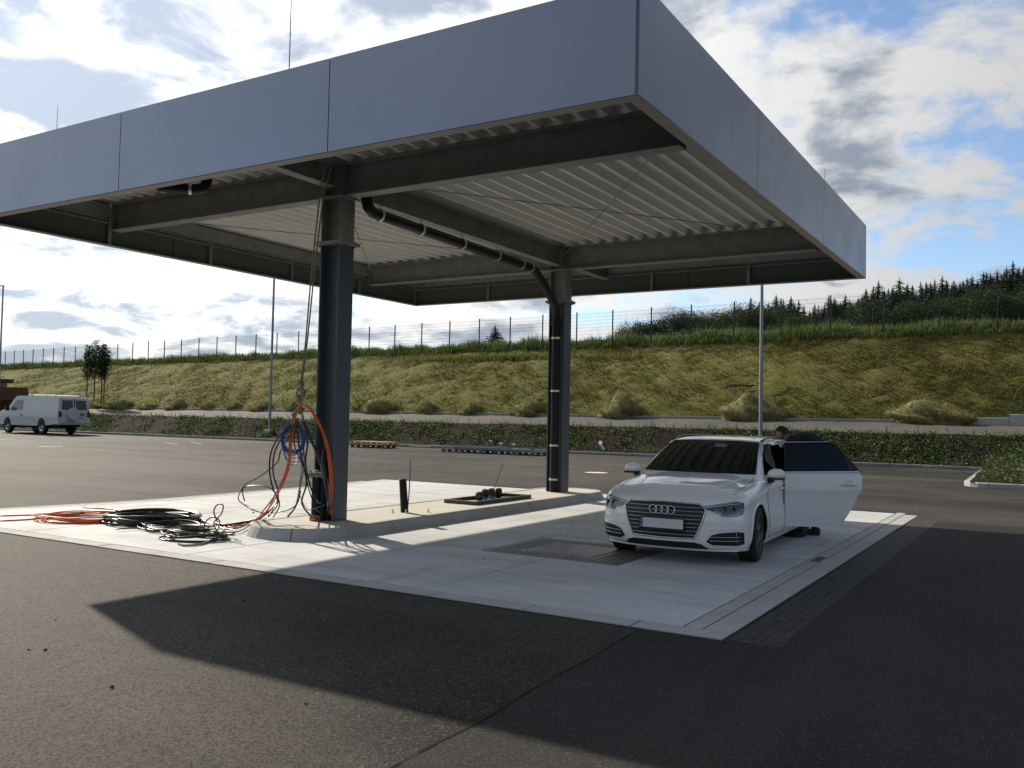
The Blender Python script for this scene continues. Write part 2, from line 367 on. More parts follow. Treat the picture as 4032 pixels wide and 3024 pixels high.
arc = [(cx - rr * math.cos(a), cy - rr * math.sin(a), 0) for a in gx(0, math.pi / 2, 4)]
kerb_run('planter_kerb', 'pale kerb round the corner of the planted island', [(-2.05, 34.40, 0)] + arc + [(22, 26.30, 0)], 1.0, 0.14, lambda p: gz(p.y), 0.13, M_kerb)
m = MB(); xs = gx(-1.9, 45, 60); ysn = gx(26.42, 34.6, 12); V_ = []
for y in ysn:
    for x in xs:
        t = (y - 26.42) / 8.2
        V_.append((x, y, gz(26.3) + 0.10 + 0.35 * t + 0.25 * max(0, min(1, (x + 1.9) / 3)) * (0.3 + t) + 0.5 * nz(x, y)))
n = len(xs); m.add(V_, [(r * n + i, r * n + i + 1, (r + 1) * n + i + 1, (r + 1) * n + i) for r in range(len(ysn) - 1) for i in range(n - 1)])
tag(m.build('planter_soil', M_soil, smooth=True), 'mulch in the planted island beside the yard', None, None, 'structure')

# ------------------------------------------------------------------ concrete pad
def LE(v): return float(np.interp(v, [-0.69, 0.94, 3.5, 7.8, 12.6], [12.05, 11.72, 11.30, 11.5, 12.25]))
def BE(u): return float(np.interp(u, [-1.06, 12.3], [11.42, 12.50]))
m = MB()
ring = [(-1.06, -0.70)] + [(LE(v), v) for v in gx(-0.70, 12.45, 14)] + [(-1.06, BE(-1.06))]
m.add([UV(u, v, 0.003) for u, v in ring], [tuple(range(len(ring) - 1, -1, -1))])
pad = tag(m.build('concrete_pad', M_joint), 'pale concrete filling pad under the canopy', None, None, 'structure')
ZP = 0.013                                       # pad surface
def slab(name, poly, z1=ZP, mt=M_conc, g=0.007, z0=0.0035):
    P = [Vector((p[0], p[1], 0)) for p in poly]; c = sum(P, Vector()) / len(P)
    ins = []
    n = len(P)
    for i in range(n):
        a, b, d = P[i - 1], P[i], P[(i + 1) % n]
        e1 = (b - a).normalized(); e2 = (d - b).normalized()
        n1 = Vector((-e1.y, e1.x, 0)); n2 = Vector((-e2.y, e2.x, 0))
        if (c - b).dot(n1) < 0: n1 = -n1; n2 = -n2
        ins.append(b + (n1 + n2) / max(0.3, 1 + n1.dot(n2)) * g)
    m = MB(); w = [UV(p.x, p.y, 0) for p in ins]
    k = 0.004
    top = [q + (sum(w, Vector()) / n - q).normalized() * k for q in w]
    vs = [q + EZ * z0 for q in w] + [q + EZ * (z1 - 0.002) for q in w] + [q + EZ * z1 for q in top]
    f = [tuple(range(2 * n, 3 * n))] + [(i, (i + 1) % n, n + (i + 1) % n, n + i) for i in range(n)] + [(n + i, n + (i + 1) % n, 2 * n + (i + 1) % n, 2 * n + i) for i in range(n)]
    m.add(vs, f); m.m = [0] * len(m.f)
    bm = bmesh.new(); 
    ob = m.build(name, mt, pad)
    bm.from_mesh(ob.data); bmesh.ops.recalc_face_normals(bm, faces=bm.faces); bm.to_mesh(ob.data); bm.free()
    return ob
GI = -0.66                                       # inner edge of the right-hand gutter
rows = [(-0.46, 1.95), (1.95, 3.50), (3.50, 5.10), (5.10, 8.30), (8.30, None)]
for i, (v0, v1) in enumerate(rows):
    us = [GI, 1.92, 5.35, 8.6, None]
    for a, b in zip(us[:-1], us[1:]):
        if i == 1 and a == GI: b = 1.02
        if i == 1 and a == 1.92: a = 2.88
        q0 = (a, v0); q3 = (a, v1 if v1 else BE(a) - 0.45)
        bb0 = b if b is not None else LE(v0) - 0.5
        bv1 = v1 if v1 else 11.9
        bb1 = b if b is not None else LE(bv1) - 0.5
        q1 = (bb0, v0); q2 = (bb1, v1 if v1 else BE(bb1) - 0.45)
        slab('concrete_slab', [q0, q1, q2, q3])
k = 0
u = -0.30                                        # border stones along the front
while u < 11.3:
    slab('border_stone', [(u, -0.70), (min(u + 1.0, 11.6), -0.70), (min(u + 1.0, 11.6), -0.46), (u, -0.46)], ZP + rnd.uniform(-.002, .002), M_kerb, 0.007); u += 1.0
slab('border_stone', [(-1.06, -0.70), (-0.30, -0.70), (-0.30, -0.46), (-0.66, -0.46), (-1.06, -0.46)], ZP, M_kerb)
v = -0.46                                        # gutter on the right: inner kerb strip, channel, outer stone
while v < 10.9:
    e = min(v + 1.0, 11.0)
    slab('gutter_stone', [(-0.82, v), (-0.668, v), (-0.668, e), (-0.82, e)], ZP + 0.002, M_kerb, 0.004)
    slab('gutter_stone', [(-1.06, v), (-0.822, v), (-0.822, e), (-1.06, e)], ZP - 0.003 + rnd.uniform(-.002, .002), M_kerb, 0.005)
    v += 1.0
u = -1.06
while u < 11.4:                                  # back edge
    e = u + 1.0
    slab('border_stone', [(u, BE(u) - 0.45), (e, BE(e) - 0.45), (e, BE(e)), (u, BE(u))], ZP + rnd.uniform(-.002, .002), M_kerb, 0.007); u = e
v = -0.70
while v < 12.2:                                  # left edge channel stones
    e = v + 1.0
    slab('border_stone', [(LE(v) - 0.5, v), (LE(v) - 0.26, v), (LE(e) - 0.26, e), (LE(e) - 0.5, e)], ZP, M_kerb, 0.006)
    if 4.1 < v < 4.5:
        slab('gutter_grate', [(LE(v) - 0.26, v), (LE(v), v), (LE(e), e), (LE(e) - 0.26, e)], ZP - 0.006, M_grate, 0.006)
    else:
        slab('border_stone', [(LE(v) - 0.26, v), (LE(v), v), (LE(e), e), (LE(e) - 0.26, e)], ZP - 0.008, M_kerb_g, 0.006)
    v = e
slab('gutter_grate', [(-0.82, 3.70), (-0.70, 3.70), (-0.70, 4.15), (-0.82, 4.15)], ZP + 0.006, M_grate, 0.01)
# row of dark setts between gutter and lane
m = MB()
for r in range(5):
    v = -0.68 + rnd.uniform(0, .05)
    while v < 11.3:
        L_ = rnd.uniform(.055, .095); u0 = -1.09 - r * 0.076 + rnd.uniform(-.006, .006); zt = 0.0030 + rnd.uniform(-0.0006, 0.0010)
        m.box(UV(u0, v, 0.0), UV(u0 - 0.073, v + L_, zt), 0, 0.001); v += L_ + rnd.uniform(.002, .005)
tag(m.build('sett_strip', M_sett), 'strip of small dark setts beside the gutter', None, None, 'stuff')

# tank access: studded frame round a chequer plate
M_stud = mat('ribbed_frame', (0.25, 0.245, 0.22), rough=0.6, metal=0.25, var=0.25, vscale=5)
M_studd = mat('stud_rubber', (0.085, 0.083, 0.076), rough=0.55, metal=0.2, var=0.2, vscale=6)
M_cheq = mat('chequer_plate', (0.20, 0.20, 0.21), rough=0.42, metal=0.75, var=0.15, vscale=4)
tk = thing('tank_cover', 'square chequered steel tank cover with studded surround set in the pad', 'access cover', UV(1.95, 2.72, 0.01))
m = MB(); F0, F1, G0, G1 = 1.04, 2.86, 1.97, 3.48
I0, I1, J0, J1 = 1.50, 2.46, 2.30, 3.20
for a, b, c, d in ((F0, I0, G0, G1), (I1, F1, G0, G1), (I0, I1, G0, J0), (I0, I1, J1, G1)):
    m.box(UV(a, c, 0.0035), UV(b, d, 0.012))
m.build('surround', M_stud, tk)
m = MB(); i = 0; v = G0 + 0.045
while v < G1 - 0.02:
    u = F0 + 0.045
    while u < F1 - 0.02:
        if not (I0 - 0.04 < u < I1 + 0.04 and J0 - 0.04 < v < J1 + 0.04):
            p = UV(u, v, 0.0122); m.add([p + Vector((.024 * math.cos(a), .022 * math.sin(a), 0)) for a in gx(0, 2 * math.pi * 7 / 8, 7)] + [p + Vector((.019 * math.cos(a), .017 * math.sin(a), .005)) for a in gx(0, 2 * math.pi * 7 / 8, 7)], [(j, (j + 1) % 8, 8 + (j + 1) % 8, 8 + j) for j in range(8)] + [tuple(range(8, 16))])
        u += 0.08
    v += 0.066; i += 1
tag(m.build('stud', M_studd, tk), None, None, None, 'stuff')
m = MB(); m.box(UV(I0 + .012, J0 + .012, 0.0035), UV(I1 - .012, J1 - .012, 0.015), 0, 0.004); m.build('plate', M_cheq, tk)
m = MB()
for i in range(24):
    for j in range(22):
        p = UV(I0 + 0.03 + i * 0.039, J0 + 0.03 + j * 0.040, 0.0155); a = 0.013; b = 0.004
        d = Vector((a, b, 0)) if (i + j) % 2 else Vector((a, -b, 0)); e = Vector((b * .6, -a * .3, 0)) if (i + j) % 2 else Vector((b * .6, a * .3, 0))
        m.add([p - d, p + e, p + d, p - e, p + EZ * 0.003], [(0, 1, 4), (1, 2, 4), (2, 3, 4), (3, 0, 4)])
tag(m.build('tread', M_cheq, tk), None, None, None, 'stuff')

# ------------------------------------------------------------------ fuel island
IU0, IU1, IV0, IV1, ZI = 4.86, 6.40, 0.98, 10.25, 0.165
RN = (IU1 - IU0) / 2; UC = (IU0 + IU1) / 2
def nose(v_c, sgn, r, n=12):
    return [(UC + r * math.cos(a), v_c + sgn * r * math.sin(a)) for a in gx(0, math.pi, n)]
VA, VB = IV0 + RN, IV1 - RN
W_K = 0.16
loop_in = nose(VA, -1, RN - W_K) + [(u_, v_) for u_, v_ in nose(VB, 1, RN - W_K)[::-1]]
m = MB(); n = len(loop_in)
m.add([UV(a, b, ZI - 0.006) for a, b in loop_in], [tuple(range(n))]); m.add([UV(a, b, ZI - 0.006) for a, b in loop_in] + [UV(a, b, 0.0) for a, b in loop_in], [(i, (i + 1) % n, n + (i + 1) % n, n + i) for i in range(n)])
isl = tag(m.build('fuel_island', M_isl, origin=UV(UC, (IV0 + IV1) / 2, 0)), 'long raised concrete fuel island with rounded ends between the columns', 'fuel island')
def kerbseg(pts_in, pts_out_top, pts_out_bot, name='kerb_stone'):
    k = len(pts_in); zr = rnd.uniform(-0.002, 0.002)
    vs = []
    for a, b, c in zip(pts_in, pts_out_top, pts_out_bot):
        A_ = Vector(UV(*a)); B_ = Vector(UV(*b)); C_ = Vector(UV(*c))
        lip = (A_ - B_).normalized() * 0.016
        vs += [A_ + EZ * 0.0, A_ + EZ * (ZI + zr), B_ + lip + EZ * (ZI + zr), B_ + EZ * (ZI - 0.016 + zr), C_ + EZ * 0.004]
    f = []
    for i in range(k - 1):
        for j in range(4): f.append((i * 5 + j, i * 5 + j + 1, (i + 1) * 5 + j + 1, (i + 1) * 5 + j))
    f += [(0, 1, 2, 3, 4), tuple((k - 1) * 5 + j for j in (4, 3, 2, 1, 0))]
    m = MB(); m.add(vs, f); ob = m.build(name, M_kerb, isl)
    bm = bmesh.new(); bm.from_mesh(ob.data); bmesh.ops.recalc_face_normals(bm, faces=bm.faces); bm.to_mesh(ob.data); bm.free(); return ob
g = 0.006
def straight(uo, sgn):
    k = round((VB - VA) / 1.0); L = (VB - VA) / k
    for i in range(k):
        a, b = VA + i * L + g, VA + (i + 1) * L - g
        kerbseg([(uo - sgn * (W_K - .004), a), (uo - sgn * (W_K - .004), b)], [(uo - sgn * 0.035, a), (uo - sgn * 0.035, b)], [(uo + sgn * 0.03, a), (uo + sgn * 0.03, b)])
straight(IU0, -1); straight(IU1, 1)
for vc, sg in ((VA, -1), (VB, 1)):
    for i in range(3):
        ga = 0.009
        A0, A1 = math.pi * i / 3 + ga, math.pi * (i + 1) / 3 - ga
        aa = gx(A0, A1, 6)
        f_ = lambda r: [(UC + r * math.cos(a), vc + sg * r * math.sin(a)) for a in aa]
        kerbseg(f_(RN - W_K + .004), f_(RN - 0.035), f_(RN + 0.03))
# ------------------------------------------------------------------ canopy
M_panel = mat('aluminium_panel', (0.235, 0.275, 0.355), rough=0.30, metal=0.8, spec=0.5, var=0.03, vscale=0.8, rvar=0.04, bump=0.006, bscale=0.55)
M_pback = mat('panel_back_green', (0.085, 0.105, 0.092), rough=0.75)
M_lip = mat('soffit_lip', (0.40, 0.36, 0.31), rough=0.6, var=0.08, vscale=2)
M_galv = mat('galvanised_steel', (0.24, 0.245, 0.245), rough=0.5, metal=0.55, c2=(0.33, 0.335, 0.33), vscale=7, bump=0.0006, bscale=25)
M_galvd = mat('galvanised_dull', (0.20, 0.205, 0.208), rough=0.6, metal=0.3, c2=(0.27, 0.275, 0.275), vscale=4)
M_deck = mat('deck_sheet', (0.66, 0.66, 0.615), rough=0.45, var=0.04, vscale=2)
M_colp = mat('column_paint', (0.075, 0.088, 0.105), rough=0.42, var=0.10, vscale=1.2)
M_black = mat('black_pe', (0.008, 0.008, 0.009), rough=0.42, spec=0.3)
M_int0 = mat('pipe_inside', (0.003, 0.003, 0.003), rough=0.9)
M_clamp = mat('clamp_steel', (0.62, 0.62, 0.60), rough=0.35, metal=0.8)
L1, L2, Z0, Z1 = 11.315, 11.485, 4.61, 5.69
can = thing('filling_station_canopy', 'flat steel canopy with silver fascia on two columns over the filling pad', 'canopy', UV(L1 / 2, L2 / 2, 0))
T_ = 0.035
def fpanel(a, b, nrm):                            # outward normal; seen from outside
    a = Vector(a); b = Vector(b); d = (b - a).normalized(); nrm = Vector(nrm); g = 0.006
    a = a + d * g; b = b - d * g
    m = MB(); i_ = -nrm * T_
    vs = [a + EZ * Z0, b + EZ * Z0, b + EZ * Z1, a + EZ * Z1]; vs += [p + i_ for p in vs]
    m.add(vs, [(0, 1, 2, 3)], 0); m.add(vs, [(7, 6, 5, 4)], 1); m.add(vs, [(0, 4, 5, 1), (1, 5, 6, 2), (2, 6, 7, 3), (3, 7, 4, 0)], 0)
    ob = m.build('fascia_panel', [M_panel, M_pback], can)
    bm = bmesh.new(); bm.from_mesh(ob.data); bmesh.ops.recalc_face_normals(bm, faces=bm.faces); bm.to_mesh(ob.data); bm.free()
    for p, s_ in ((a, 1), (b, -1)):
        for q in range(4):
            c = p + d * s_ * 0.09 + EZ * (Z0 + 0.08 + q * 0.305)
            r = MB(); r.lathe([(0.008, 0), (0.008, 0.003), (0.004, 0.005)], c, nrm, 6); r.build('rivet', M_clamp, ob)
sides = [(UV(0, 0), UV(L1, 0), (0, -1, 0)), (UV(0, 0), UV(0, L2), (1, 0, 0)), (UV(L1, 0), UV(L1, L2), (-1, 0, 0)), (UV(0, L2), UV(L1, L2), (0, 1, 0))]
for a, b, nr in sides:
    for i in range(3): fpanel(a.lerp(b, i / 3), a.lerp(b, (i + 1) / 3), nr)
for a, b, nr in sides:                            # backing strips behind the joints
    for i in (1, 2):
        q = a.lerp(b, i / 3) - Vector(nr) * (T_ + .012); d = (b - a).normalized() * .05; n_ = Vector(nr) * .010
        m = MB(); m.obox(q + EZ * (Z0 + Z1) / 2, d, n_, EZ * ((Z1 - Z0) / 2 - .02)); m.build('joint_strip', M_pback, can)
for cu, cv in ((0, 0), (L1, 0), (0, L2), (L1, L2)):  # folded corner trims
    m = MB(); p = UV(cu, cv); su = 1 if cu == 0 else -1; sv = 1 if cv else -1
    m.box(p + Vector((-su * 0.03, 0, Z0 - .004)), p + Vector((su * 0.004, sv * 0.004, Z1 + .004))); m.build('corner_trim', mat('corner_trim', (0.10, 0.12, 0.15), rough=0.4, metal=0.6) if cu == 0 and cv == 0 else bpy.data.materials['corner_trim'], can)
m = MB(); lw = 0.13                               # soffit lip, mitred
for (a0, b0), (a1, b1) in (((0, 0), (L1, 0)), ((L1, 0), (L1, L2)), ((L1, L2), (0, L2)), ((0, L2), (0, 0))):
    def ins(u_, v_): return (u_ + (lw if u_ == 0 else -lw), v_ + (lw if v_ == 0 else -lw))
    p = [UV(a0, b0, Z0 - .004), UV(a1, b1, Z0 - .004), UV(*ins(a1, b1), Z0 - .004), UV(*ins(a0, b0), Z0 - .004)]
    mm = MB(); mm.prism(p, (0, 0, 0.012)); mm.build('soffit_lip', M_lip, can)
def ibeam(m, a, b, h, w, tf=0.02, tw=0.012, mi=0): # a,b at the bottom centre
    a = Vector(a); b = Vector(b); d = (b - a).normalized(); n_ = Vector((-d.y, d.x, 0))
    for z0_, z1_, hw in ((0, tf, w / 2), (tf, h - tf, tw / 2), (h - tf, h, w / 2)):
        m.prism([a - n_ * hw + EZ * z0_, a + n_ * hw + EZ * z0_, a + n_ * hw + EZ * z1_, a - n_ * hw + EZ * z1_], b - a, mi)
CU, CV = L1 / 2, (2.25, 9.10)
for cv in CV:
    m = MB(); ibeam(m, UV(0.42, cv, 4.80), UV(10.85, cv, 4.80), 0.48, 0.22); m.build('main_beam', M_galvd, can)
    for uu in (0.42, 10.85):
        m = MB(); m.box(UV(uu - 0.01, cv - 0.10, 4.80), UV(uu + 0.01, cv + 0.10, 5.27)); m.build('end_plate', M_galvd, can)
    for su in (-0.18, 0.18):
        m = MB(); m.box(UV(CU + su - .008, cv - 0.104, 4.822), UV(CU + su + .008, cv + 0.104, 5.258)); m.build('stiffener', M_galvd, can)
m = MB(); ibeam(m, UV(CU, CV[0] + .11, 4.87), UV(CU, CV[1] - .11, 4.87), 0.36, 0.20); m.build('link_beam', M_galvd, can)
m = MB(); ibeam(m, UV(CU, 0.16, 4.93), UV(CU, CV[0] - .11, 4.93), 0.30, 0.18); m.build('stub_beam', M_galvd, can)
m = MB(); ibeam(m, UV(CU, CV[1] + .11, 4.93), UV(CU, L2 - 0.16, 4.93), 0.30, 0.18); m.build('stub_beam', M_galvd, can)
for uu in (0.40, 10.87):                          # edge channels between the main beams' ends
    m = MB(); s_ = 1 if uu < 5 else -1
    for a_, b_ in ((0.12, CV[0] - .115), (CV[0] + .115, CV[1] - .115), (CV[1] + .115, L2 - .12)):
        m.box(UV(uu - 0.006, a_, 5.0), UV(uu + 0.006, b_, 5.27)); m.box(UV(uu - .006, a_, 5.0), UV(uu - s_ * 0.08, b_, 5.012)); m.box(UV(uu - .006, a_, 5.258), UV(uu - s_ * 0.08, b_, 5.27))
    m.build('edge_channel', M_galvd, can)
for vv in (0.30, L2 - 0.30):
    m = MB(); s_ = 1 if vv < 5 else -1
    for a_, b_ in ((0.47, CU - .10), (CU + .10, 10.80)):
        m.box(UV(a_, vv - .006, 5.04), UV(b_, vv + .006, 5.27)); m.box(UV(a_, vv - .006, 5.04), UV(b_, vv - s_ * 0.08, 5.052))
    if vv > 5: m.build('edge_channel', M_galvd, can)
def rail(a, b):
    m = MB(); a = Vector(a); b = Vector(b); d = (b - a).normalized(); n_ = Vector((-d.y, d.x, 0))
    m.prism([a + n_ * .02 + EZ * -.02, a - n_ * .02 + EZ * -.02, a - n_ * .02 + EZ * .02, a + n_ * .02 + EZ * .02], b - a); m.build('fascia_rail', M_galv, can)
for zr in (5.02,):
    rail(UV(L1 - .07, .1, zr), UV(L1 - .07, L2 - .1, zr)); rail(UV(.1, L2 - .07, zr), UV(L1 - .1, L2 - .07, zr)); rail(UV(.07, .1, zr), UV(.07, L2 - .1, zr)); rail(UV(.1, .07, zr), UV(L1 - .1, .07, zr))
def bracket(u_, v_, dx, dy):
    m = MB(); p = UV(u_, v_); m.box(p + Vector((-.03, -.03, Z0 + .02)), p + Vector((.03, .03, 5.26))); m.build('fascia_post', M_galv, can)
for i in range(6):
    vv = 0.14 + i * (L2 - 0.28) / 5; uu = 0.14 + i * (L1 - 0.28) / 5
    bracket(L1 - .075, vv, 0, 0); bracket(.075, vv, 0, 0)
    if 0 < i < 5: bracket(uu, L2 - .075, 0, 0)
# trapezoidal deck, ribs along the island
pitch = 0.31; m = MB(); u = 0.06; prof = []
while u < L1 - 0.06:
    prof += [(u, 5.285), (u + 0.05, 5.285), (u + 0.09, 5.40), (u + 0.27, 5.40)]; u += pitch
prof = [(min(a, L1 - .05), b) for a, b in prof]
vs = [UV(a, 0.05, b) for a, b in prof] + [UV(a, L2 - .05, b) for a, b in prof]; n = len(prof)
m.add(vs, [(i, i + 1, n + i + 1, n + i) for i in range(n - 1)])
m.build('roof_deck', M_deck, can)
m = MB(); m.box(UV(0.04, 0.04, 5.43), UV(L1 - .04, L2 - .04, 5.50)); m.build('roof_membrane', mat('roof_membrane', (0.25, 0.25, 0.25), rough=0.9), can)
# wind bracing rods
def rod(a, b, r=0.009):
    m = MB(); a = Vector(a); b = Vector(b); m.tube([a, b], r, 6); m.tube([a.lerp(b, .06), a.lerp(b, .10)], r * 2.0, 6); m.build('bracing_rod', M_galvd, can)
zb = 5.08
rod(UV(0.55, CV[0] + .14, zb), UV(CU - .14, CV[1] - .14, zb)); rod(UV(CU - .14, CV[0] + .14, zb), UV(0.55, CV[1] - .14, zb - .022))
rod(UV(CU + .14, CV[0] + .14, zb), UV(10.72, CV[1] - .14, zb)); rod(UV(10.72, CV[0] + .14, zb), UV(CU + .14, CV[1] - .14, zb - .022))
# columns: H section, web facing the yard
for cv in CV:
    m = MB()
    for z0_, z1_, mi, s_ in ((ZI - .004, 4.10, 0, 1.0), (4.15, 4.798, 1, 1.0)):
        hf, hb, t, tw = 0.185, 0.15, 0.024, 0.014
        m.box(UV(CU - hf, cv - hb, z0_), UV(CU - hf + t, cv + hb, z1_), mi); m.box(UV(CU + hf - t, cv - hb, z0_), UV(CU + hf, cv + hb, z1_), mi)
        m.box(UV(CU - hf + t, cv - tw / 2, z0_), UV(CU + hf - t, cv + tw / 2, z1_), mi)
    ob = m.build('column', [M_colp, M_galv], can)
    for z_ in (4.10, 4.126):
        q = MB(); q.box(UV(CU - .25, cv - .205, z_), UV(CU + .25, cv + .205, z_ + .024)); q.build('splice_plate', M_galv, ob)
    q = MB(); q.box(UV(CU - .24, cv - .19, 4.775), UV(CU + .24, cv + .19, 4.799)); q.build('head_plate', M_galv, ob)
    q = MB()
    for a in (-.21, .21):
        for b in (-.14, .14):
            for z_ in (4.08, 4.152): q.lathe([(0.022, 0), (0.022, 0.018)], UV(CU + a, cv + b, z_), (0, 0, 1), 6)
    q.build('bolt', M_galv, ob)
# roof drain: along the link beam, down the far column
def clamp(p, d, r, parent, up=0.0):
    m = MB(); m.lathe([(r + .006, -.02), (r + .008, -.02), (r + .008, .02), (r + .006, .02)], p, d, 16); m.build('pipe_clamp', M_clamp, parent)
    if up:
        m = MB(); m.tube([Vector(p) + EZ * r, Vector(p) + EZ * (r + up)], 0.006, 6); m.build('clamp_rod', M_galv, parent)
du = 5.30
P = [UV(du, 2.45, 5.25), UV(du, 2.45, 4.80), UV(du, 2.49, 4.69), UV(du, 2.60, 4.63), UV(du, 3.6, 4.61), UV(du, 6.5, 4.56), UV(du, 7.25, 4.545), UV(du + .03, 7.45, 4.51), UV(CU - .10, 8.55, 4.12), UV(CU - .04, 8.80, 3.98), UV(CU - .02, 8.90, 3.7), UV(CU - .02, 8.90, 2.0), UV(CU - .02, 8.90, ZI)]
m = MB(); m.tube(P, 0.085, 14); dp = m.build('drain_pipe', M_black, can, auto=50)
for vv in (2.75, 3.75, 4.9, 6.0, 6.85, 7.2): clamp(UV(du, vv, 4.627 - (vv - 2.6) * 0.0175), (0, 1, -0.018), 0.086, dp, 0.62)
m = MB(); m.lathe([(0.096, -.06), (0.102, -.05), (0.102, .05), (0.096, .06)], UV(CU - .02, 8.90, 3.66), (0, 0, 1), 14); m.build('pipe_socket', M_black, dp)
for zz_ in (3.35, 2.25, 1.12, .42): clamp(UV(CU - .02, 8.90, zz_), (0, 0, 1), 0.088, dp)
# short capped outlet at the front left
du2, dv2 = 7.42, 1.35
P = [UV(6.88, 0.90, 5.26), UV(6.88, 0.90, 4.86), UV(6.90, 0.88, 4.79), UV(6.97, 0.80, 4.755), UV(7.31, 0.43, 4.755)]
m = MB(); m.tube(P, 0.075, 14); o2 = m.build('outlet_pipe', M_black, can, auto=50)
clamp(UV(7.02, 0.745, 4.755), (UV(7.31, 0.43) - UV(6.97, 0.80)), 0.076, o2, 0.45)
m = MB(); m.tube([UV(7.309, 0.431, 4.755), UV(7.313, 0.427, 4.755)], [.064, .064], 14); m.build('pipe_mouth', M_int0, o2)
m = MB(); m.box(UV(6.80, 0.82, 4.95), UV(6.96, 0.98, 5.25)); m.build('gully_box', M_black, o2)
# lightning rods on the roof
for (u_, v_, zt, rr_) in ((4.72, 0.30, 6.85, 0.008), (9.52, 0.30, 6.21, 0.005), (0.32, 9.2, 6.30, 0.006)):
    m = MB(); m.tube([UV(u_, v_, 5.5), UV(u_, v_, zt)], [rr_, rr_ * 0.6], 6); m.build('lightning_rod', M_galvd, can)

# ------------------------------------------------------------------ things on the fuel island
pc = UV(CU + .07, CV[0] - 0.22, ZI)
st = thing('vent_pipe_stub', 'short black pipe with steel flange and orange foot collar in front of the near column', 'pipe', pc)
m = MB(); m.lathe([(0.062, 0.0), (0.062, 0.62)], pc, n=16); m.build('pipe', M_black, st, auto=40)
m = MB(); m.lathe([(0.085, 0.0), (0.085, 0.07), (0.07, 0.075)], pc, n=16); m.build('foot_collar', mat('orange_collar', (0.42, 0.15, 0.04), rough=0.55, var=0.2, vscale=20), st, auto=40)
m = MB()
m.lathe([(0.13, 0.62), (0.13, 0.645)], pc, n=20); m.lathe([(0.13, 0.655), (0.13, 0.68)], pc, n=20); m.lathe([(0.06, 0.68), (0.05, 0.70)], pc, n=12)
for i in range(8):
    a = i * math.pi / 4; m.lathe([(0.014, 0.60), (0.014, 0.71)], pc + Vector((.10 * math.cos(a), .10 * math.sin(a), 0)), n=6)
m.build('flange', M_galv, st, auto=40)
for i, (a, b) in enumerate(((-0.075, .04), (-.02, .10), (-.11, .10))):
    ob = MB(); q = pc + Vector((-a, b + .02, 0)); ob.tube(smooth_path([q, q + EZ * .5, q + Vector((.01, .02, 1.0 - .12 * i))], 5), 0.05, 10)
    tag(ob.build('cable_duct', M_black, auto=50, origin=q), ('black plastic duct standing upright in the web of the near column', 'second black plastic duct behind the flanged pipe at the near column', 'black plastic duct nearest the column flange edge')[i], 'duct')
# black pipe with steel rod, anchor bolts round it
pp = pg(874, 1106, ZI)
q = thing('pipe_stub', 'black plastic pipe rising alone from the middle of the fuel island', 'pipe', pp)
top = pp + Vector((-.06, 0, 0)); top = pv(870, 1036, pp.y - CAY)
m = MB(); m.tube([pp - EZ * .01, top], [0.062, 0.058], 14); m.build('pipe', M_black, q, auto=50)
m = MB(); m.lathe([(0.062, 0), (0.066, .004), (0.05, .012)], top, top - pp, 14); m.build('cap', M_black, q, auto=50)
a = pg(880, 1106, ZI); b = pv(887, 995, a.y - CAY)
m = MB(); m.tube([a, a.lerp(b, .4) + Vector((.01, 0, 0)), b], 0.009, 6)
tag(m.build('steel_rod', mat('rusty_rod', (0.20, 0.17, 0.14), rough=0.6, metal=0.5), origin=a), 'thin straight steel rod standing against the black pipe', 'rod')
for i, (x, y) in enumerate(((848, 1107), (877, 1108), (925, 1106))):
    p = pg(x, y, ZI); m = MB(); m.tube([p - EZ * .02, p + EZ * .055], 0.011, 8); m.tube([p, p + EZ * .016], 0.02, 6)
    tag(m.build('anchor_bolt', M_clamp, origin=p), 'small steel anchor bolt in the island beside the black pipe', 'bolt', 'anchor bolts round the pipe')
# dispenser pit: frame with valves
c0, c1, c2, c3 = pg(963, 1087, ZI), pg(1022, 1095, ZI), pg(1128, 1078, ZI), pg(1064, 1071, ZI)
u0, u1, v0, v1 = 5.24, 5.92, 5.42, 7.30
fp = thing('dispenser_pit', 'rectangular black steel pit frame with valves on the fuel island', 'pit frame', UV(5.58, 6.36, ZI))
M_pit = mat('pit_frame', (0.055, 0.052, 0.045), rough=0.55, metal=0.4, c2=(0.10, 0.085, 0.06), vscale=12)
for a, b in (((u0, v0), (u0 + .05, v1)), ((u1 - .05, v0), (u1, v1)), ((u0 + .05, v0), (u1 - .05, v0 + .05)), ((u0 + .05, v1 - .05), (u1 - .05, v1))):
    m = MB(); m.box(UV(*a, ZI - .02), UV(*b, ZI + .06), 0, 0.006); m.build('frame_bar', M_pit, fp)
m = MB(); m.box(UV(u0 + .05, v0 + .05, ZI + .001), UV(u1 - .05, v0 + .62, ZI + .006)); m.build('pit_lining', M_isl, fp)
m = MB(); m.box(UV(u0 + .05, v0 + .63, ZI + .001), UV(u1 - .05, v1 - .05, ZI + .004)); m.build('pit_floor', mat('pit_dark', (0.015, 0.015, 0.015), rough=0.9), fp)
M_valve = mat('valve_brown', (0.06, 0.05, 0.045), rough=0.7, var=0.3, vscale=20, bump=0.004, bscale=60)
M_bluep = mat('blue_fitting', (0.10, 0.32, 0.55), rough=0.5)
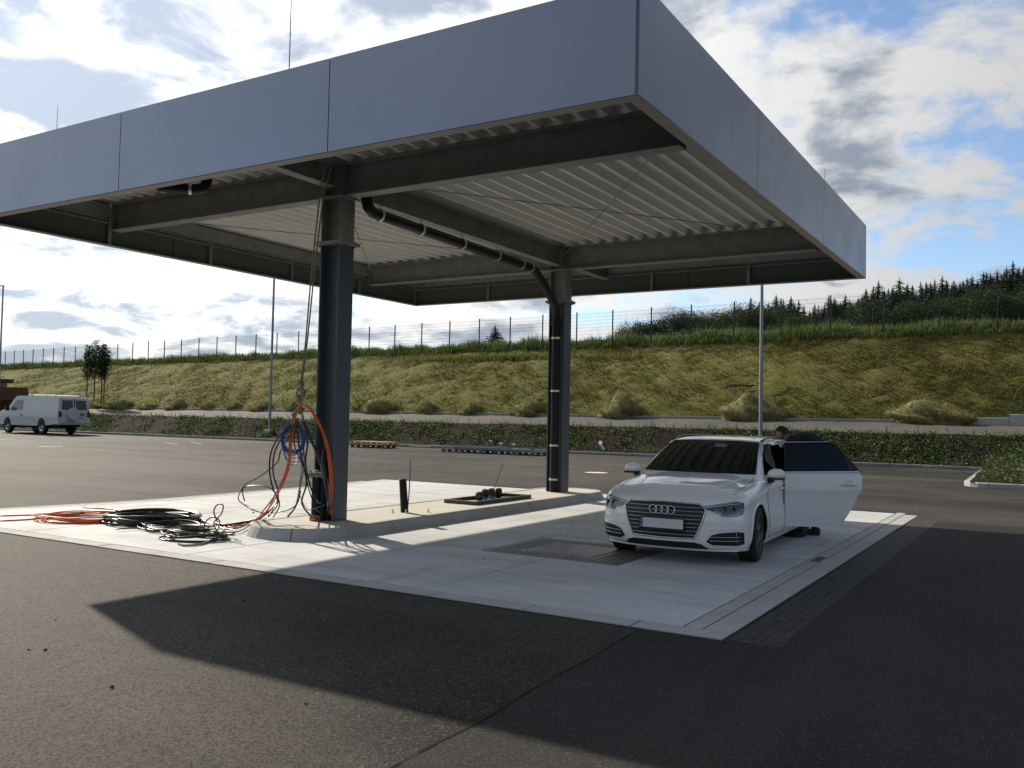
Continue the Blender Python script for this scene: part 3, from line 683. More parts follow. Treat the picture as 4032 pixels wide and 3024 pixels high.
for i, (x, y, hh) in enumerate(((1036, 1082, .15), (1047, 1079, .18), (1062, 1077, .18), (1076, 1076, .18))):
    p = pg(x, y, ZI)
    m = MB(); m.lathe([(0.05, 0), (0.055, .05), (0.055, .06)], p, n=12); m.build('valve_foot', M_bluep if i in (1, 2) else M_black, fp, auto=40)
    m = MB(); m.lathe([(0.052, .06), (0.068, .08), (0.07, .13), (0.06, hh), (0.03, hh + .015)], p + Vector((rnd.uniform(-.01, .01), 0, 0)), (rnd.uniform(-.15, .15), rnd.uniform(-.1, .1), 1), 12); m.build('valve_cap', M_valve, fp, auto=40)
a = pg(1060, 1079, ZI); b = pv(1086, 1003, a.y - CAY)
m = MB(); m.tube([a, a + EZ * .07, a.lerp(b, .2) + EZ * .02, b], 0.008, 6)
tag(m.build('steel_rod', bpy.data.materials['rusty_rod'], origin=a), 'thin steel rod leaning out of the dispenser pit', 'rod')

# ------------------------------------------------------------------ rope, cables
M_rope = mat('hemp_rope', (0.26, 0.225, 0.17), rough=0.9, var=0.35, vscale=60, bump=0.004, bscale=160)
M_or = mat('orange_cable', (0.62, 0.115, 0.025), rough=0.4, var=0.1, vscale=5)
M_bl = mat('blue_cable', (0.018, 0.10, 0.36), rough=0.35)
M_ck = mat('black_cable', (0.010, 0.010, 0.011), rough=0.28)
M_gw = mat('grey_wire', (0.22, 0.22, 0.22), rough=0.5)
def path(pts, v):                                 # photo points on an upright plane; optional own v as third value
    return smooth_path([pv(p[0], p[1], p[2] if len(p) > 2 else v) for p in pts], 8)
rope = thing('hoisting_rope', 'knotted hemp rope hung from the canopy beam beside the near column', 'rope', pv(648, 830, 1.9))
for pts in ([(702, 357, 1.55), (690, 432, 1.55), (672, 600, 1.6), (660, 740, 1.75), (650, 828, 1.78)], [(716, 360, 1.6), (697, 440, 1.6), (679, 590, 1.65), (664, 735, 1.78), (652, 828, 1.8)]):
    P = path(pts, 1.7); m = MB(); m.tube(P, 0.011, 7); m.build('rope_strand', M_rope, rope, smooth=True)
def knot(c, r, t, turns, sq=1.0):
    P = []
    for i in range(int(turns * 14)):
        a = i / 14 * 2 * math.pi; P.append(Vector(c) + Vector((math.cos(a) * r * (0.7 + .3 * math.sin(a * .37)), math.sin(a * .81) * r * .8, math.sin(a) * r * sq + (i / (turns * 14) - .5) * r * 1.8)))
    m = MB(); m.tube(P, t, 6); return m
for c, r_, t_ in (((649, 832), .045, 3.2), ((652, 850), .05, 3.6), ((645, 862), .035, 2.5), ((650, 884), .045, 3.0)):
    knot(pv(*c, 1.74), r_, 0.013, t_).build('rope_knot', M_rope, rope, smooth=True)
for pts in ([(650, 832), (641, 850), (648, 872), (640, 895), (636, 912)], [(650, 832), (655, 858), (650, 880), (654, 905), (650, 925), (655, 970), (657, 1000), (650, 1040), (640, 1090), (622, 1116, 1.45)]):
    m = MB(); m.tube(path(pts, 1.70), 0.014, 7); m.build('rope_tail', M_rope, rope, smooth=True)
knot(pv(636, 907, 1.66), .06, 0.013, 3).build('rope_knot', M_rope, rope, smooth=True)
# blue coil hung on the rope
cb = pv(633, 948, 1.60)
bc = thing('blue_cable_coil', 'round coil of thin blue cable hanging from the hemp rope', 'cable coil', cb)
for i in range(14):
    a0 = rnd.uniform(0, 6); rx = 0.150 + rnd.uniform(-.022, .022); rz = 0.185 + rnd.uniform(-.03, .03); oz = rnd.uniform(-.015, .015); droop = 0.0 if i < 11 else 0.05 + .05 * (i - 10)
    P = []
    for j in range(30):
        a = 2 * math.pi * j / 30
        P.append(cb + EX * (rx * math.cos(a)) + EZ * (rz * math.sin(a) + oz - droop * max(0, -math.sin(a)) - (0.05 - .05) ) + EY * (rnd.uniform(-.004, .004) + (i - 7) * .005))
    m = MB(); m.tube(P, 0.0065, 5, closed=True); m.build('cable_turn', M_bl, bc, smooth=True)
m = MB(); m.tube(path([(655, 945), (653, 990), (648, 1040), (648, 1070), (665, 1100), (690, 1095), (705, 1090, 2.0)], 1.6), 0.005, 5); m.build('cable_tail', M_bl, bc, smooth=True)
# orange cables over the rope and down to the ground
oc = thing('orange_cable_bundle', 'bundle of orange cables looped over the rope and into the near column', 'cables', pv(640, 880, 1.66))
for i in range(5):
    j = lambda k=3.2: rnd.uniform(-k, k)
    pts = [(714 + j(3), 1112, 2.02), (716 + j(), 1060, 1.98), (713 + j(), 1000, 1.9), (702 + j(), 950, 1.82), (684 + j(), 905, 1.74), (664 + j(), 878, 1.68), (648 + j(), 877, 1.66), (634 + j(), 905, 1.62), (628 + j(), 960, 1.58), (620 + j(4), 1020, 1.5), (598 + j(5), 1070, 1.4), (572 + j(6), 1105, 1.25)]
    P = path(pts, 1.6); P += smooth_path([P[-1], pg(545 + j(10), 1130, .03), pg(505 + j(14), 1140 + j(5), .025), pg(480 + j(20), 1133 + j(6), .02)], 6)[1:]
    m = MB(); m.tube(P, 0.009, 6); m.build('cable', M_or, oc, smooth=True)
bk = thing('black_cable_bundle', 'bundle of black cables hanging in loops beside the near column', 'cables', pv(645, 915, 1.6))
for pts, r_ in (([(642, 912), (612, 930), (588, 970), (582, 1010), (588, 1050), (600, 1085), (580, 1115, 1.25)], .013), ([(646, 912), (618, 934), (594, 975), (590, 1020), (600, 1060), (596, 1090), (560, 1122, 1.1)], .012),
                ([(655, 912), (672, 950), (690, 990), (706, 1040), (712, 1100, 2.02)], .016), ([(658, 915), (678, 965), (698, 1020), (708, 1080), (709, 1112, 2.05)], .015),
                ([(660, 925), (664, 960), (660, 1000), (670, 1050), (684, 1080), (700, 1095, 2.0)], .012), ([(640, 915), (648, 975), (662, 1040), (652, 1085), (672, 1115), (686, 1122, 1.95)], .012),
                ([(644, 912), (624, 945), (606, 975), (598, 1000), (560, 1030), (532, 1045), (524, 1060), (530, 1085), (548, 1108, 1.1)], .009), ([(650, 1060), (640, 1090), (610, 1105), (560, 1106), (520, 1085), (516, 1070), (530, 1052), (570, 1050), (592, 1062), (604, 1090), (590, 1118, 1.3)], .008),
                ([(640, 915), (636, 960), (655, 1010), (668, 1060), (684, 1100), (700, 1112, 2.0)], .008)):
    m = MB(); m.tube(path(pts, 1.55), r_, 6); m.build('cable', M_ck, bk, smooth=True)
m = MB(); m.tube(path([(660, 905), (686, 985), (700, 1040), (712, 1092, 1.95)], 1.75), .005, 5); m.build('cable', M_gw, bk, smooth=True)
# coils on the ground
def coil(name, label, c, rx, ry, turns, r, mt, hz=0.05, wob=0.12, ang=0.0, parts=None):
    t = thing(name, label, 'cable coil', c); c = Vector(c)
    for k in range(turns):
        ph = rnd.uniform(0, 6.28); a_ = rx * (1 + rnd.uniform(-wob, wob)); b_ = ry * (1 + rnd.uniform(-wob, wob)); ox, oy = rnd.uniform(-.07, .07), rnd.uniform(-.06, .06)
        w1, w2 = rnd.uniform(0, 6), rnd.uniform(0, 6); P = []; h0 = r + hz * k / turns
        for j in range(36):
            a = 2 * math.pi * j / 36; q = 1 + .05 * math.sin(2 * a + w1) + .035 * math.sin(3 * a + w2)
            x = a_ * q * math.cos(a) + ox; y = b_ * q * math.sin(a) + oy
            P.append(c + Vector((x * math.cos(ang) - y * math.sin(ang), x * math.sin(ang) + y * math.cos(ang), h0 + .02 * (1 + math.sin(a * 2 + ph)) * (k > 1))))
        m = MB(); m.tube(P, r, 7, closed=True); m.build('cable_turn', mt, t, smooth=True)
    return t
g0 = ZP
oco = coil('orange_cable_coil', 'flat coil of orange cable lying on the pad', pg(180, 1123, g0), 0.62, 0.46, 9, 0.009, M_or, .05, .1, R(25))
for pts, in (([(0, 1114), (60, 1112.5), (110, 1112), (150, 1113)],), ([(0, 1125), (60, 1122), (100, 1117), (130, 1116)],), ([(180, 1096), (205, 1097.5), (235, 1099), (258, 1103), (262, 1107), (250, 1112), (242, 1116), (230, 1120)],)):
    P = smooth_path([pg(x, y, g0 + .012) for x, y in pts], 8); m = MB(); m.tube(P, .011, 6); m.build('cable_tail', M_or, oco, smooth=True)
b1 = coil('black_cable_coil', 'large coil of thick black cable on the pad next to the orange coil', pg(335, 1128, g0), 0.66, 0.55, 9, 0.016, M_ck, .10, .1, R(20))
P = smooth_path([pg(430, 1122, g0 + .05), pg(470, 1135, g0 + .03), pg(520, 1130, g0 + .02), pg(560, 1120, g0 + .1)], 8); m = MB(); m.tube(P, .02, 7); m.build('cable_tail', M_ck, b1, smooth=True)
b2 = coil('black_cable_coil', 'wide coil of thin black cable on the pad by the island nose', pg(425, 1163, g0), 0.40, 0.33, 10, 0.009, M_ck, .08, .14, R(15))
for pts in ([(470, 1128), (462, 1105), (470, 1090), (482, 1092), (478, 1110), (462, 1130), (470, 1150)], [(440, 1140), (446, 1125), (460, 1117), (474, 1125), (470, 1145), (450, 1160)]):
    P = smooth_path([pv(x, y, .75) for x, y in pts], 8); m = MB(); m.tube(P, .009, 6); m.build('cable_tail', M_ck, b2, smooth=True)
b3 = coil('black_cable_coil', 'tangled middle coil of thin black cable between the other two black coils', pg(375, 1145, g0), 0.5, 0.3, 7, 0.009, M_ck, .06, .2, R(10))
for pts in ([(250, 1143), (300, 1141), (340, 1146), (380, 1140), (420, 1120), (432, 1108), (410, 1109), (380, 1120)], [(480, 1150), (515, 1148), (540, 1135), (575, 1120)]):
    P = smooth_path([pg(x, y, g0 + .03) for x, y in pts], 8); m = MB(); m.tube(P, .009, 6); m.build('cable_tail', M_ck, b3, smooth=True)
m = MB(); P = smooth_path([pg(x, y, g0 + .015) for x, y in ((385, 1174), (400, 1178), (430, 1176), (450, 1170), (470, 1160), (490, 1158))], 8); m.tube(P, .014, 6)
tag(m.build('rope_end', M_rope, smooth=True, origin=pg(385, 1174, g0)), 'loose hemp rope end under the black coil', 'rope')
# ------------------------------------------------------------------ white estate car
M_white = mat('car_paint_white', (0.90, 0.91, 0.92), rough=0.28, spec=0.5, coat=1.0, coords='object')
M_glass = mat('tinted_glass', (0.004, 0.0045, 0.005), rough=0.02, spec=0.22)
M_sglass = mat('side_glass', (0.004, 0.0045, 0.005), rough=0.03, spec=0.2); M_sglass.node_tree.nodes['Principled BSDF'].inputs['IOR'].default_value = 1.12
M_trim = mat('black_trim', (0.012, 0.012, 0.013), rough=0.35)
M_mesh = mat('grille_black', (0.010, 0.010, 0.012), rough=0.45)
M_chrome = mat('chrome', (0.62, 0.63, 0.65), rough=0.12, metal=1.0)
M_rub = mat('tyre_rubber', (0.014, 0.014, 0.015), rough=0.75)
M_rim = mat('rim_grey', (0.085, 0.085, 0.09), rough=0.3, metal=0.6)
M_rims = mat('rim_polished', (0.42, 0.41, 0.41), rough=0.25, metal=0.9)
M_int = mat('car_interior', (0.010, 0.010, 0.011), rough=0.9)
M_lamp = mat('lamp_inner', (0.10, 0.11, 0.13), rough=0.12, metal=0.6, spec=0.6)
M_led = mat('lamp_strip', (0.62, 0.64, 0.68), rough=0.15, metal=0.3)
def hermite(xs, ys):
    xs = np.array(xs, float); ys = np.array(ys, float)
    if xs[0] > xs[-1]: xs, ys = xs[::-1], ys[::-1]
    h = np.diff(xs); d = np.diff(ys) / h; t = np.zeros_like(ys); t[0] = d[0]; t[-1] = d[-1]
    for i in range(1, len(xs) - 1):
        t[i] = 0 if d[i - 1] * d[i] <= 0 else 2 * d[i - 1] * d[i] / (d[i - 1] + d[i])
    def f(x):
        i = int(np.clip(np.searchsorted(xs, x) - 1, 0, len(h) - 1)); s = float(np.clip((x - xs[i]) / h[i], 0, 1)); H = h[i]
        return (1 + 2 * s) * (1 - s) ** 2 * ys[i] + s * (1 - s) ** 2 * H * t[i] + s * s * (3 - 2 * s) * ys[i + 1] + s * s * (s - 1) * H * t[i + 1]
    return f
zc = hermite([.36, .1, -.2, -.5, -.8, -3.2, -3.7], [.880, .925, .970, 1.005, .98, .98, .95])
zs = hermite([.36, 0, -.5, -1.5, -3.0, -3.7], [.800, .855, .915, .945, .97, .97])
WB = hermite([.36, 0, -.5, -1.2, -2.2, -2.9, -3.4, -3.7], [.905, .930, .918, .915, .920, .928, .89, .82])
def half_section(x):
    w = WB(x); s_ = zs(x); c = zc(x); k = 0.6 if x > -0.5 else 0.0
    P = [(0, c), (.4 * w, c - .008), (.66 * w, c - .028 - .01 * (k > 0)), (.85 * w, s_ + .030), (.945 * w, s_ - .020), (.978 * w, s_ - .085), (.975 * w, s_ - .135), (.980 * w, .62), (1.0 * w, .47), (.992 * w, .32), (.955 * w, .20), (.88 * w, .150), (.5 * w, .145), (0, .145)]
    # resample
    out = []
    Q = [Vector((a, b, 0)) for a, b in P]
    S = smooth_path(Q, 5)
    return [(p.x, p.y) for p in S]
FZ = hermite([.14, .18, .25, .35, .50, .60, .68, .725, .755, .80, .84, .88, .95], [.70, .79, .845, .872, .880, .872, .850, .815, .745, .60, .48, .36, .20])
def Fx(y, z): return FZ(z) - 0.30 * (abs(y) / 0.90) ** 2.3
XS0 = 0.36
stations = [XS0, .30, .22, .14, .06, -.02, -.10, -.18, -.26, -.34, -.42, -.50, -.6, -.75, -.95, -1.15, -1.35, -1.55, -1.8, -2.05, -2.25, -2.4, -2.5, -2.6, -2.7, -2.8, -2.9, -3.0, -3.1, -3.2, -3.3, -3.45, -3.6]
def ring(x):
    h = half_section(x); full = h + [(-a, b) for a, b in h[-2:0:-1]]
    return full
bv = []; bf = []
rings = []
ts = [0.0, .12, .25, .38, .5, .6, .68, .75, .81, .86, .90, .93, .955, .975, .99]
R0 = ring(XS0); nR = len(R0); czc = 0.50
for t in ts[1:]:
    rr_ = []
    for (y, z) in R0:
        yy, zz_ = y * t, czc + (z - czc) * t
        f_ = Fx(yy, zz_); b_ = (1 - t ** 14) ** 0.5
        rr_.append((XS0 + max(0, (f_ - XS0)) * b_, yy, zz_))
    rings.append(rr_)
for x in stations: rings.append([(x, y, z) for y, z in ring(x)])
RL = ring(-3.6)
for t in (.97, .93, .86, .75, .6, .4, .2):
    rings.append([(-3.6 - .24 * (1 - t ** 6) ** .5 + 0.10 * max(0, (.55 + (z - .55) * t) - .75), y * t, .55 + (z - .55) * t) for y, z in RL])
bv = [Vector((Fx(0, czc), 0, czc))]
for r_ in rings: bv += [Vector(p) for p in r_]
bv.append(Vector((-3.84, 0, .55)))
for j in range(nR): bf.append([0, 1 + (j + 1) % nR, 1 + j])
for i in range(len(rings) - 1):
    for j in range(nR):
        bf.append([1 + i * nR + j, 1 + i * nR + (j + 1) % nR, 1 + (i + 1) * nR + (j + 1) % nR, 1 + (i + 1) * nR + j])
la = len(bv) - 1
for j in range(nR): bf.append([la, 1 + (len(rings) - 1) * nR + j, 1 + (len(rings) - 1) * nR + (j + 1) % nR])
# subdivide once for smooth arches
bm = bmesh.new(); vv = [bm.verts.new(p) for p in bv]
for f_ in bf:
    try: bm.faces.new([vv[i] for i in f_])
    except ValueError: pass
bmesh.ops.remove_doubles(bm, verts=bm.verts, dist=1e-5)
bmesh.ops.subdivide_edges(bm, edges=bm.edges, cuts=1, use_grid_fill=True, smooth=0.6)
bmesh.ops.recalc_face_normals(bm, faces=bm.faces)
bvh_body = BVHTree.FromBMesh(bm)
WHEELS = ((0.0, 1), (0.0, -1), (-2.82, 1), (-2.82, -1)); RA = 0.362
for v_ in bm.verts:                                # snap the wheel openings to a circle
    for ax_ in (0.0, -2.82):
        if abs(v_.co.y) > .62:
            d = Vector((v_.co.x - ax_, 0, v_.co.z - .325)); L = d.length
            if abs(L - RA) < .035 and v_.co.z > .17:
                d *= RA / L; v_.co.x = ax_ + d.x; v_.co.z = .325 + d.z
kill = []
for f_ in bm.faces:
    c = f_.calc_center_median()
    for ax_ in (0.0, -2.82):
        if abs(c.y) > .60 and math.hypot(c.x - ax_, c.z - .325) < RA - .004: kill.append(f_)
OPEN = [(-1.36, .30), (-1.36, .95), (-2.40, .96), (-2.38, .70), (-2.20, .44), (-2.12, .30)]
def inside(p, poly):
    x, y = p; r_ = False
    for (x0, y0), (x1, y1) in zip(poly, poly[1:] + poly[:1]):
        if (y0 > y) != (y1 > y) and x < (x1 - x0) * (y - y0) / (y1 - y0) + x0: r_ = not r_
    return r_
for f_ in bm.faces:
    c = f_.calc_center_median()
    if c.y > .80 and inside((c.x, c.z), OPEN): kill.append(f_)
bmesh.ops.delete(bm, geom=list(set(kill)), context='FACES')
CX, CYc = CAX - 0.77, CAY + 3.60
CAR = Matrix.Translation((CX, CYc, ZP)) @ Matrix.Rotation(R(-90), 4, 'Z')
car = thing('estate_car', 'white estate car with its rear left door open, parked under the canopy', 'car', (CX, CYc, ZP))
car.rotation_euler = (0, 0, R(-87.8)); car.location = (CX + .075, CYc - .33, ZP); ORG[car.name] = Vector((0, 0, 0))
def fin(bm_, name, mt, parent=car, smooth=True, sharp=35):
    me = bpy.data.meshes.new(name); bm_.to_mesh(me); bm_.free(); me.materials.append(mt)
    if smooth:
        me.polygons.foreach_set('use_smooth', [True] * len(me.polygons)); me.set_sharp_from_angle(angle=R(sharp))
    ob = bpy.data.objects.new(name, me); col.objects.link(ob); ob.parent = parent; ORG[ob.name] = Vector((0, 0, 0)); return ob
body = fin(bm, 'body', M_white)
# cabin
zt = hermite([-.40, -.6, -.8, -1.0, -1.18, -1.32, -1.6, -2.2, -2.8, -3.2, -3.42, -3.58, -3.74], [.985, 1.095, 1.200, 1.298, 1.378, 1.422, 1.452, 1.466, 1.455, 1.41, 1.33, 1.19, .99])
yr = hermite([-.40, -.8, -1.2, -1.6, -2.6, -3.3, -3.74], [.775, .725, .670, .660, .640, .58, .62])
yb = hermite([-.40, -.9, -1.5, -2.6, -3.3, -3.74], [.825, .855, .865, .865, .81, .70])
cs_ = [-.40, -.5, -.6, -.7, -.8, -.9, -1.0, -1.08, -1.15, -1.22, -1.28, -1.34, -1.42, -1.55, -1.75, -2.0, -2.3, -2.6, -2.9, -3.1, -3.25, -3.35, -3.45, -3.52, -3.6, -3.67, -3.74]
bm = bmesh.new(); rows_ = []
for x in cs_:
    a, b, t_ = yr(x), yb(x), zt(x); zb_ = .92
    Q = [(0, t_), (.45 * a, t_ - .004), (.80 * a, t_ - .018), (.96 * a, t_ - .042), (a + .012, t_ - .075)]
    top = Q[-1]; zl = max(zb_ + .005, min(top[1], 9))
    Q[-1] = (a + .012, max(t_ - .075, zb_ + .004))
    Q += [(Q[-1][0] + (b - Q[-1][0]) * .33, Q[-1][1] + (zb_ - Q[-1][1]) * .35), (Q[-1][0] + (b - Q[-1][0]) * .7, Q[-1][1] + (zb_ - Q[-1][1]) * .72), (b, zb_), (b - .01, .84)]
    S = smooth_path([Vector((p[0], p[1], 0)) for p in Q], 4)
    full = [(p.x, p.y) for p in S] ; full = [(-p[0], p[1]) for p in full[:0:-1]] + full
    rows_.append([bm.verts.new((x, y, z)) for y, z in full])
for a, b in zip(rows_[:-1], rows_[1:]):
    for j in range(len(a) - 1): bm.faces.new((a[j], a[j + 1], b[j + 1], b[j]))
bm.faces.new(rows_[0]); bm.faces.new(rows_[-1])
bmesh.ops.recalc_face_normals(bm, faces=bm.faces)
bvh_cab = BVHTree.FromBMesh(bm)
kill = [f_ for f_ in bm.faces if f_.calc_center_median().y > .56 and inside((f_.calc_center_median().x, f_.calc_center_median().z), [(-1.42, .90), (-1.42, 1.36), (-2.1, 1.36), (-2.42, .97), (-2.42, .90)])]
bmesh.ops.delete(bm, geom=kill, context='FACES')
cabin = fin(bm, 'cabin', M_white)
bvh_all = (bvh_body, bvh_cab)
def shoot(o, d):
    best = None
    for b_ in bvh_all:
        h = b_.ray_cast(Vector(o), Vector(d))
        if h[0] is not None and (best is None or h[3] < best[3]): best = h
    return best
def onsurf(a, b, face, off):
    if face == 'f': o, d = (3, a, b), (-1, 0, 0)
    elif face == 'l': o, d = (a, 3, b), (0, -1, 0)
    elif face == 'r': o, d = (a, -3, b), (0, 1, 0)
    else: o, d = (a, b, 4), (0, 0, -1)
    h = shoot(o, d)
    if h is None: return None
    n_ = Vector(h[1]); n_ = n_ if n_.dot(Vector(d)) < 0 else -n_
    return h[0] + n_ * off
def dense(poly, step, closed=True):
    out = []
    for (a, b) in zip(poly, poly[1:] + poly[:1] if closed else poly[1:]):
        k = max(1, int(math.hypot(b[0] - a[0], b[1] - a[1]) / step))
        for i in range(k): out.append((a[0] + (b[0] - a[0]) * i / k, a[1] + (b[1] - a[1]) * i / k))
    if not closed: out.append(poly[-1])
    return out
def patch(name, poly, face, mt, off=0.004, step=0.035, parent=None, thick=0.02):
    off = off + .006; step = min(step, .032)
    B = dense(poly, step); nb = len(B)
    pts = [Vector(p) for p in B]
    xs_ = [p[0] for p in B]; ys_ = [p[1] for p in B]
    x = min(xs_) + step / 2
    while x < max(xs_):
        y = min(ys_) + step / 2
        while y < max(ys_):
            if inside((x, y), B) and min((x - p[0]) ** 2 + (y - p[1]) ** 2 for p in B) > (step * .45) ** 2: pts.append(Vector((x, y)))
            y += step
        x += step
    V2, E2, F2, *_ = delaunay_2d_cdt(pts, [(i, (i + 1) % nb) for i in range(nb)], [list(range(nb))], 1, 1e-5)
    P3 = [onsurf(p[0], p[1], face, off) for p in V2]
    good = [p for p in P3 if p is not None]
    P3 = [p if p is not None else min(good, key=lambda q: 0) for p in P3]
    P4 = [onsurf(p[0], p[1], face, off - thick) or P3[i] for i, p in enumerate(V2)]
    n_ = len(P3); m = MB(); cnt = {}
    for f_ in F2:
        for a, b in zip(f_, f_[1:] + f_[:1]): cnt[(a, b)] = 1
    fs = [tuple(f_) for f_ in F2]
    sk = [(a, b, n_ + b, n_ + a) for (a, b) in cnt if (b, a) not in cnt]
    m.add(P3 + P4, fs + sk); m.m = [0] * len(m.f)
    ob = m.build(name, mt, parent or car)
    bm_ = bmesh.new(); bm_.from_mesh(ob.data); bmesh.ops.delete(bm_, geom=[v_ for v_ in bm_.verts if not v_.link_faces], context='VERTS')
    bmesh.ops.recalc_face_normals(bm_, faces=bm_.faces)
    bm_.faces.ensure_lookup_table()
    out = {'f': Vector((1, 0, 0)), 'l': Vector((0, 1, 0)), 'r': Vector((0, -1, 0)), 't': EZ}[face]
    if sum(f_.normal.dot(out) * f_.calc_area() for f_ in bm_.faces) < 0: bmesh.ops.reverse_faces(bm_, faces=bm_.faces)
    bm_.to_mesh(ob.data); bm_.free()
    ob.data.polygons.foreach_set('use_smooth', [True] * len(ob.data.polygons)); ob.data.set_sharp_from_angle(angle=R(40))
    return ob
def line(name, pts, face, r, mt, off=0.0, parent=None, closed=False, step=0.03, n=5):
    P = [onsurf(a, b, face, off) for a, b in dense(pts, step, closed)]
    P = [p for p in P if p is not None]
    m = MB(); m.tube(P, r, n, closed=closed); return m.build(name, mt, parent or car, smooth=True)
def mir(poly): return [(-a, b) for a, b in poly][::-1]
# glass
ws_ = [(-.735, 1.000), (.735, 1.000), (.70, 1.10), (.655, 1.22), (.612, 1.33), (.588, 1.378), (.30, 1.395), (-.30, 1.395), (-.588, 1.378), (-.612, 1.33), (-.655, 1.22), (-.70, 1.10)]
wsh = patch('windscreen', ws_, 'f', M_glass, .004, .05)
patch('sensor_patch', [(.05, 1.31), (.20, 1.31), (.20, 1.35), (.05, 1.35)][::1], 'f', mat('sticker_grey', (0.16, 0.19, 0.19), rough=.4), .008, .04, wsh, .003)
line('wiper', [(-.60, 1.010), (-.2, 1.022), (.1, 1.018)], 'f', .007, M_trim, .012); line('wiper', [(-.05, 1.006), (.30, 1.020), (.60, 1.010)], 'f', .007, M_trim, .012)
fw = [(-.68, .985), (-1.415, 1.01), (-1.415, 1.385), (-1.22, 1.35), (-1.0, 1.240), (-.82, 1.13)]
rw = [(-1.40, .985), (-2.36, 1.00), (-2.10, 1.345), (-1.7, 1.365), (-1.40, 1.357)]
qw = [(-2.44, 1.005), (-3.18, 1.05), (-2.95, 1.20), (-2.6, 1.315), (-2.20, 1.345)]
for fc in ('l', 'r'):
    patch('side_window', fw, fc, M_sglass, .004, .06); patch('quarter_window', qw, fc, M_glass, .004, .08)
    if fc == 'r': patch('side_window', rw, fc, M_glass, .004, .08)
    line('window_trim', [(-.64, .975), (-.82, 1.135), (-1.0, 1.250), (-1.20, 1.355), (-1.40, 1.395), (-1.7, 1.405), (-2.15, 1.39), (-2.6, 1.345), (-2.98, 1.215)], fc, .008, M_chrome, .003)
# grille
gr = [(-.42, .702), (0, .714), (.42, .702), (.490, .645), (.45, .50), (.37, .318), (.0, .310), (-.37, .318), (-.45, .50), (-.490, .645)]
G = patch('grille', gr, 'f', M_mesh, .004, .04)
line('grille_frame', gr, 'f', .011, M_chrome, .008, G, True)
for i in range(8):
    z = .355 + i * .044
    w_ = float(np.interp(z, [.318, .50, .645, .702], [.37, .45, .490, .42])) - .02
    line('grille_bar', [(-w_, z), (w_, z)], 'f', .0065, M_rims, .010, G, False, .05, 6)
for i in range(4):
    yy = (-.105 + i * .070)
    c = onsurf(yy, .622, 'f', .030); m = MB()
    m.tube([c + Vector((-.2 * (abs(yy + .047 * math.cos(a)) ** 2), .047 * math.cos(a), .047 * math.sin(a))) for a in gx(0, 2 * math.pi * 27 / 28, 27)], .0075, 6, closed=True)
    m.build('ring_emblem', M_chrome, G, smooth=True)
m = MB(); px_ = onsurf(0, .50, 'f', .035).x
m.box((px_ - .02, -.275, .395), (px_, .275, .535)); pl_ = m.build('number_plate', M_trim, car)
m = MB(); m.box((px_ - .01, -.225, .418), (px_ + .003, .262, .527)); m.build('plate_face', mat('plate_blank', (0.62, 0.66, 0.66), rough=.4), pl_)
M_plb = mat('plate_blue', (0.012, 0.06, 0.42), rough=.4); M_plw = mat('plate_mark', (0.75, 0.75, 0.75), rough=.5)
m = MB(); m.box((px_ - .01, -.265, .418), (px_ + .003, -.227, .527)); ps = m.build('plate_strip', M_plb, pl_)
m = MB(); m.tube([Vector((px_ + .0045, -.246 + .009 * math.cos(a), .436 + .009 * math.sin(a))) for a in gx(0, 5.8, 10)], .002, 4, closed=True); m.build('country_letter', M_plw, ps)
for i in range(12):
    a = i * math.pi / 6; m = MB(); m.box((px_ + .003, -.246 + .012 * math.cos(a) - .0015, .495 + .012 * math.sin(a) - .0015), (px_ + .0045, -.246 + .012 * math.cos(a) + .0015, .495 + .012 * math.sin(a) + .0015)); m.build('star', mat('star_yellow', (.8, .6, .05)) if i == 0 else bpy.data.materials['star_yellow'], ps)
hl = [(.462, .672), (.50, .650), (.57, .622), (.64, .604), (.655, .578), (.80, .578), (.838, .594), (.850, .655), (.842, .722), (.79, .732), (.68, .712), (.56, .688)]
for s_ in (1, -1):
    q = hl if s_ > 0 else mir(hl)
    lamp = patch('headlamp', q, 'f', M_lamp, .004, .03)
    t_ = [(.49, .670), (.60, .686), (.72, .706), (.825, .714)]; t_ = t_ if s_ > 0 else [(-a, b) for a, b in t_]
    line('light_strip', t_, 'f', .006, M_led, .008, lamp)
    t_ = [(.57, .632), (.65, .614), (.665, .590), (.82, .596), (.836, .655)]; t_ = t_ if s_ > 0 else [(-a, b) for a, b in t_]
    line('light_strip', t_, 'f', .006, M_led, .008, lamp)
    for yy in (.67, .755):
        c_ = onsurf(s_ * yy, .655, 'f', .002)
        if c_ is not None:
            m = MB(); m.lathe([(.030, -.01), (.030, .006), (.022, .008), (.012, .002)], c_, (1, 0, 0), 14); m.build('lens', M_glass, lamp, auto=40)
    t_ = [(.45, .684), (.56, .699), (.68, .724), (.78, .740)]; t_ = t_ if s_ > 0 else [(-a, b) for a, b in t_]
    line('hood_gap', t_, 'f', .004, M_trim, .001)
    it = [(.495, .285), (.555, .252), (.80, .245), (.852, .262), (.856, .392), (.80, .402), (.64, .388), (.55, .362)]
    q = it if s_ > 0 else mir(it)
    I_ = patch('air_intake', q, 'f', M_mesh, .004, .03)
    for z in (.300, .342):
        t_ = [(.53, z), (.83, z)]; t_ = t_ if s_ > 0 else [(-a, b) for a, b in t_]
        line('intake_bar', t_, 'f', .007, M_rims, .010, I_)
    t_ = [(.79, .252), (.79, .396)]; t_ = t_ if s_ > 0 else [(-a, b) for a, b in t_]
    line('intake_bar', t_, 'f', .006, M_rims, .010, I_)
    t_ = [(.50, .425), (.62, .430), (.75, .432), (.86, .442)]; t_ = t_ if s_ > 0 else [(-a, b) for a, b in t_]
    line('bumper_crease', t_, 'f', .006, M_white, .002)
